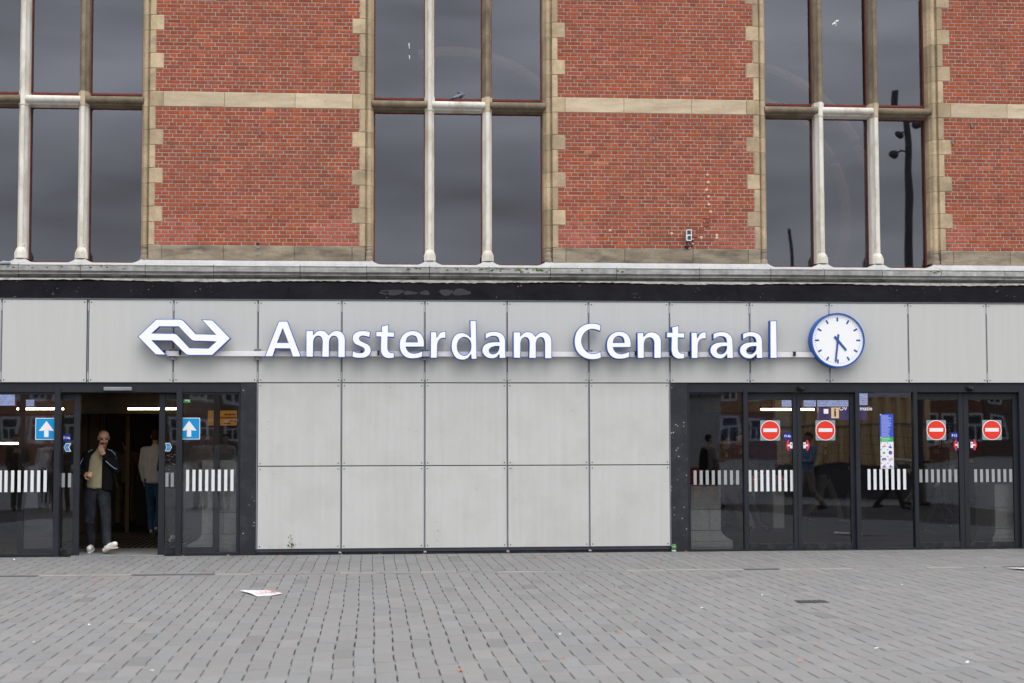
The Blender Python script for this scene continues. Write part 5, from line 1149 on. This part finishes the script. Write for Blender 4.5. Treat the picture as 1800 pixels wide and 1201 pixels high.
def flyer(corners, lab, grp, seed):
    t = thing('flyer', lab, 'paper', (sum(c[0] for c in corners) / 4, sum(c[1] for c in corners) / 4, 0)); n = 6; V = []; F = []; rnd = random.Random(seed)
    C = [Vector((c[0] - t.location.x, c[1] - t.location.y)) for c in corners]
    def at(u, v): return C[0].lerp(C[1], u).lerp(C[3].lerp(C[2], u), v)
    hh = lambda u, v: .004 + .010 * (abs(u - .5) * 2) ** 2 * rnd.random() + .004 * math.sin(u * 5 + v * 3) + .004
    for i in range(n + 1):
        for j in range(n + 1): p = at(i / n, j / n); V.append((p.x, p.y, hh(i / n, j / n)))
    for i in range(n):
        for j in range(n): F.append((i * (n + 1) + j, (i + 1) * (n + 1) + j, (i + 1) * (n + 1) + j + 1, i * (n + 1) + j + 1))
    b = MB(); b.add(V, F); fix_normals(b.build('sheet', M['sticker_white'], t, True))
    b = MB()
    for q in range(16):
        u, v = rnd.uniform(.1, .8), rnd.uniform(.1, .85); p0, p1, p2, p3 = at(u, v), at(u + rnd.uniform(.06, .22), v), None, None; d = rnd.uniform(.04, .12)
        q0, q1 = at(u, v + d), at(u + (p1 - p0).length, v + d); q1 = p1 + (q0 - p0)
        b.add([(p.x, p.y, .024) for p in (p0, p1, q1, q0)], [(0, 1, 2, 3)])
    fix_normals(b.build('pink_print', M['pink'], t))
flyer([(3.816, -5.735), (4.102, -5.70), (4.30, -6.19), (4.057, -6.417)], 'white flyer with pink print lying on the open pavement', None, 3)
flyer([(13.18, -3.646), (13.5, -3.60), (13.76, -4.0), (13.40, -4.30)], 'pale flyer with red print on the pavement at the right picture edge', None, 5)
M['leaf'] = mat('dead_leaf', (.42, .17, .06, 1), .8, .3, 40)
LEAVES = [(2.6, -.19), (2.87, -.28), (3.5, -.36), (3.97, -.24), (4.1, -.3), (4.82, -.11), (5.37, -.12), (5.99, -.26), (6.42, -.06), (7.22, -.05), (8.0, -.39), (7.55, -1.25), (7.41, -1.55), (9.1, -1.97), (9.62, -2.03), (9.8, -.13), (10.01, -.52), (10.27, -.49), (2.75, -3.69), (3.25, -3.71), (2.03, -4.21), (4.42, -4.09), (4.67, -5.49), (6.54, -7.48), (7.58, -9.27), (7.31, -10.0), (6.51, -11.7), (6.66, -11.62), (5.86, -12.2), (7.9, -5.79), (11.96, -3.55), (12.93, -3.62), (11.31, -3.47), (8.76, -10.98), (8.36, -11.96), (12.74, -.85), (7.34, -3.41)]
SCRAPS = [(2.52, -10.24), (2.76, -8.99), (3.69, -12.0), (6.81, -10.11), (9.3, -6.89), (11.13, -5.87), (9.53, -12.2), (9.13, -11.34), (8.41, -8.13), (3.23, -.15), (.34, -.59), (9.51, -7.1)]
for nm, m_, pts, sz in (('leaf_litter', M['leaf'], LEAVES, .022), ('paper_litter', M['sticker_white'], SCRAPS, .017)):
    b = MB()
    for (x, y) in pts:
        s = sz * random.uniform(.6, 1.15); a = random.uniform(0, 6.28); n = 7; ring = []
        for k in range(n): t = 2 * math.pi * k / n; ring.append((x + s * math.cos(t + a) * (1.5 if k in (0,) else 1), y + s * .8 * math.sin(t + a), .006 + random.uniform(0, .018)))
        b.add([(x, y, .016)] + ring, [(0, k + 1, (k + 1) % n + 1) for k in range(n)])
    tag(b.build(nm, m_), 'small orange leaves scattered over the pavement' if nm[0] == 'l' else 'small white paper scraps scattered over the pavement', 'litter', kind='stuff')

# ------------------------------------------------------------------ the plaza the glass mirrors (behind and beside the camera)
M['post'] = mat('post_dark', (.085, .085, .095, 1), .6)
lp = thing('floodlight_mast', 'tall dark mast with round floodlights mirrored in a tall window', 'street lamp', (19.13, -16.75, 0))
b = MB(); b.tube([(0, 0, 0), (0, 0, 5.0), (0, 0, 10.75)], [.16, .115, .085], 12); b.build('mast', M['post'], lp)
for (dx, z, s) in ((-.42, 9.16, -1), (-.26, 9.66, -1), (.26, 9.98, 1)):
    b = MB(); b.tube([(0, 0, z + .06), (dx * .5, .05, z + .10), (dx, .08, z)], .025, 8); h_ = b.build('floodlight', M['post'], lp)
    b = MB(); b.cap((dx - .03 * s, .06, z), .105, (dx + .05 * s, .12, z + .01), .085, 12, .8); b.build('lamp_head', M['post'], h_)
pb = MB(); pb.tube([(0, 0, 0), (0, 0, 7.8)], .05, 8); o = pb.build('bare_post', M['post']); o.location = (17.75, -23.7, 0); tag(o, 'bare dark post mirrored low in the window left of the mast', 'post')
ct = thing('site_container', 'tan corrugated container mirrored in the closed entrance', 'container', (19.0, -22.4, 0))
b = MB(); prof = []
k = 0; x = -1.7
while x < 2.2:
    prof += [(x, 0.0), (x + .14, 0.0), (x + .18, .05), (x + .30, .05)]; x += .34
prof = [(a_, c_ * 2.6) for a_, c_ in prof]
V = [(px, py, .9) for px, py in prof] + [(px, py, 2.85) for px, py in prof]; n = len(prof)
b.add(V, [(q, q + 1, n + q + 1, n + q) for q in range(n - 1)]); b.box(-1.7, 2.2, -1.9, -.06, .9, 2.84); b.build('ribbed_wall', mat('container_tan', (.80, .58, .32, 1), .6, .1, 3), ct)
bx('top_rail', M['stripe'], ct, -1.75, 2.25, -.02, .08, 2.85, 3.0); bx('base', M['post'], ct, -1.75, 2.25, -1.9, .02, 0, .9)
ks = thing('kiosk', 'pale kiosk with a red lower panel mirrored in the pane by the dark jamb', 'kiosk', (13.6, -16.9, 0))
bx('wall', M['sill_white'], ks, -.5, .42, -2.0, 0, .95, 2.75); bx('red_panel', mat('kiosk_red', (.40, .07, .05, 1), .6), ks, -.5, .36, -1.9, -.01, .30, .945); bx('base', M['post'], ks, -.5, .42, -2.0, -.02, 0, .295); bx('roof', M['alu'], ks, -.6, .52, -2.1, .12, 2.755, 2.90)
fe = thing('mesh_fence', 'site fence of thin dark mesh mirrored in front of the container', 'fence', (18.6, -21.2, 0))
b = MB()
for q in range(30): b.tube([(-3 + q * .22, 0, .1), (-3 + q * .22, 0, 2.0)], .006, 4, False)
for q in range(8): b.tube([(-3, 0, .15 + q * .26), (3.4, 0, .15 + q * .26)], .006, 4, False)
tag(b.build('mesh', M['post'], fe), kind='stuff'); b = MB(); b.tube([(-3, 0, 2.02), (3.4, 0, 2.02)], .025, 6); b.build('top_bar', M['post'], fe)
hs_m = [mat('house_brick', c, .9, .15, 1.5) for c in ((.24, .11, .075, 1), (.17, .125, .10, 1), (.30, .165, .11, 1), (.46, .44, .40, 1))]
pane_m = mat('house_pane', (.03, .035, .04, 1), .15, spec=.6)
x = -62
for q in range(15):
    w = random.choice((7.5, 8.5, 9.5, 11)); h_ = random.uniform(8.5, 10.5)
    t = thing('canal_house', ['red brick', 'dark brown', 'orange brick', 'grey plastered'][q % 4] + ' town house across the square, ' + 'first second third fourth fifth sixth seventh eighth ninth tenth eleventh twelfth thirteenth fourteenth fifteenth'.split()[q] + ' in its row', 'house', (x + w / 2, -114, 0), 'houses across the square')
    b = MB(); b.box(-w / 2, w / 2, -8, 0, 0, h_); b.prism_y([[(-w / 2, h_), (w / 2, h_), (w * .16, h_ + 3.2), (-w * .16, h_ + 3.2)]], -.6, 0); b.build('wall', hs_m[q % 4], t)
    for fl_ in range(2):
        for c in range(4):
            cx, cz = -w / 2 + w * (c + .5) / 4, 1.5 + fl_ * 3.4
            o = MB(); o.box(cx - .75, cx + .75, .0, .06, cz, cz + 2.2); f_ = o.build('window', M['stripe'], t)
            o = MB(); o.box(cx - .56, cx - .08, .061, .08, cz + .2, cz + 1.2); o.box(cx + .08, cx + .56, .061, .08, cz + .2, cz + 1.2); o.box(cx - .56, cx + .56, .061, .08, cz + 1.36, cz + 2.02); o.build('pane', pane_m, f_)
    x += w + .1
for (xx, yy, yaw, top, low, lab, lh, bag) in ((-3.1, -16.6, 160, (.06, .05, .03), (.06, .06, .06), 'waiting person in brown mirrored in the left pane', False, None), (-2.55, -17.4, 170, (.55, .53, .5), (.05, .05, .06), 'waiting person in white mirrored in the left pane', True, None),
                                          (-2.0, -16.2, 185, (.035, .04, .05), (.03, .03, .035), 'waiting person with a grey shoulder bag mirrored in the left pane', False, 'shoulder'), (1.25, -15.8, 190, (.25, .22, .17), (.30, .28, .25), 'person in beige mirrored in the pane by the grey pier', False, None),
                                          (1.75, -16.5, 175, (.35, .33, .30), (.45, .45, .45), 'person in pale clothes mirrored in the pane by the grey pier', True, None),
                                          (11.6, -12.6, 120, (.55, .50, .42), (.10, .12, .2), 'passer-by in a cream coat crossing the square', True, None), (13.2, -14.5, 60, (.26, .22, .20), (.05, .05, .06), 'passer-by in a taupe jacket crossing the square', False, 'backpack'),
                                          (15.3, -12.8, 250, (.20, .28, .40), (.35, .31, .24), 'passer-by in a blue shirt crossing the square', False, None), (17.2, -13.6, 100, (.70, .69, .66), (.04, .04, .05), 'passer-by in a white sweatshirt crossing the square', False, None), (18.4, -15.0, 80, (.10, .10, .11), (.25, .22, .18), 'passer-by in a charcoal top crossing the square', True, 'shoulder')):
    walker(lab, xx, yy, yaw, top, low, (.05, .05, .05), stride=.08 if xx < 9 else .3, arms=((.15, .5), (.05, .1)), long_hair=lh, bag=bag, group='people waiting on the square')
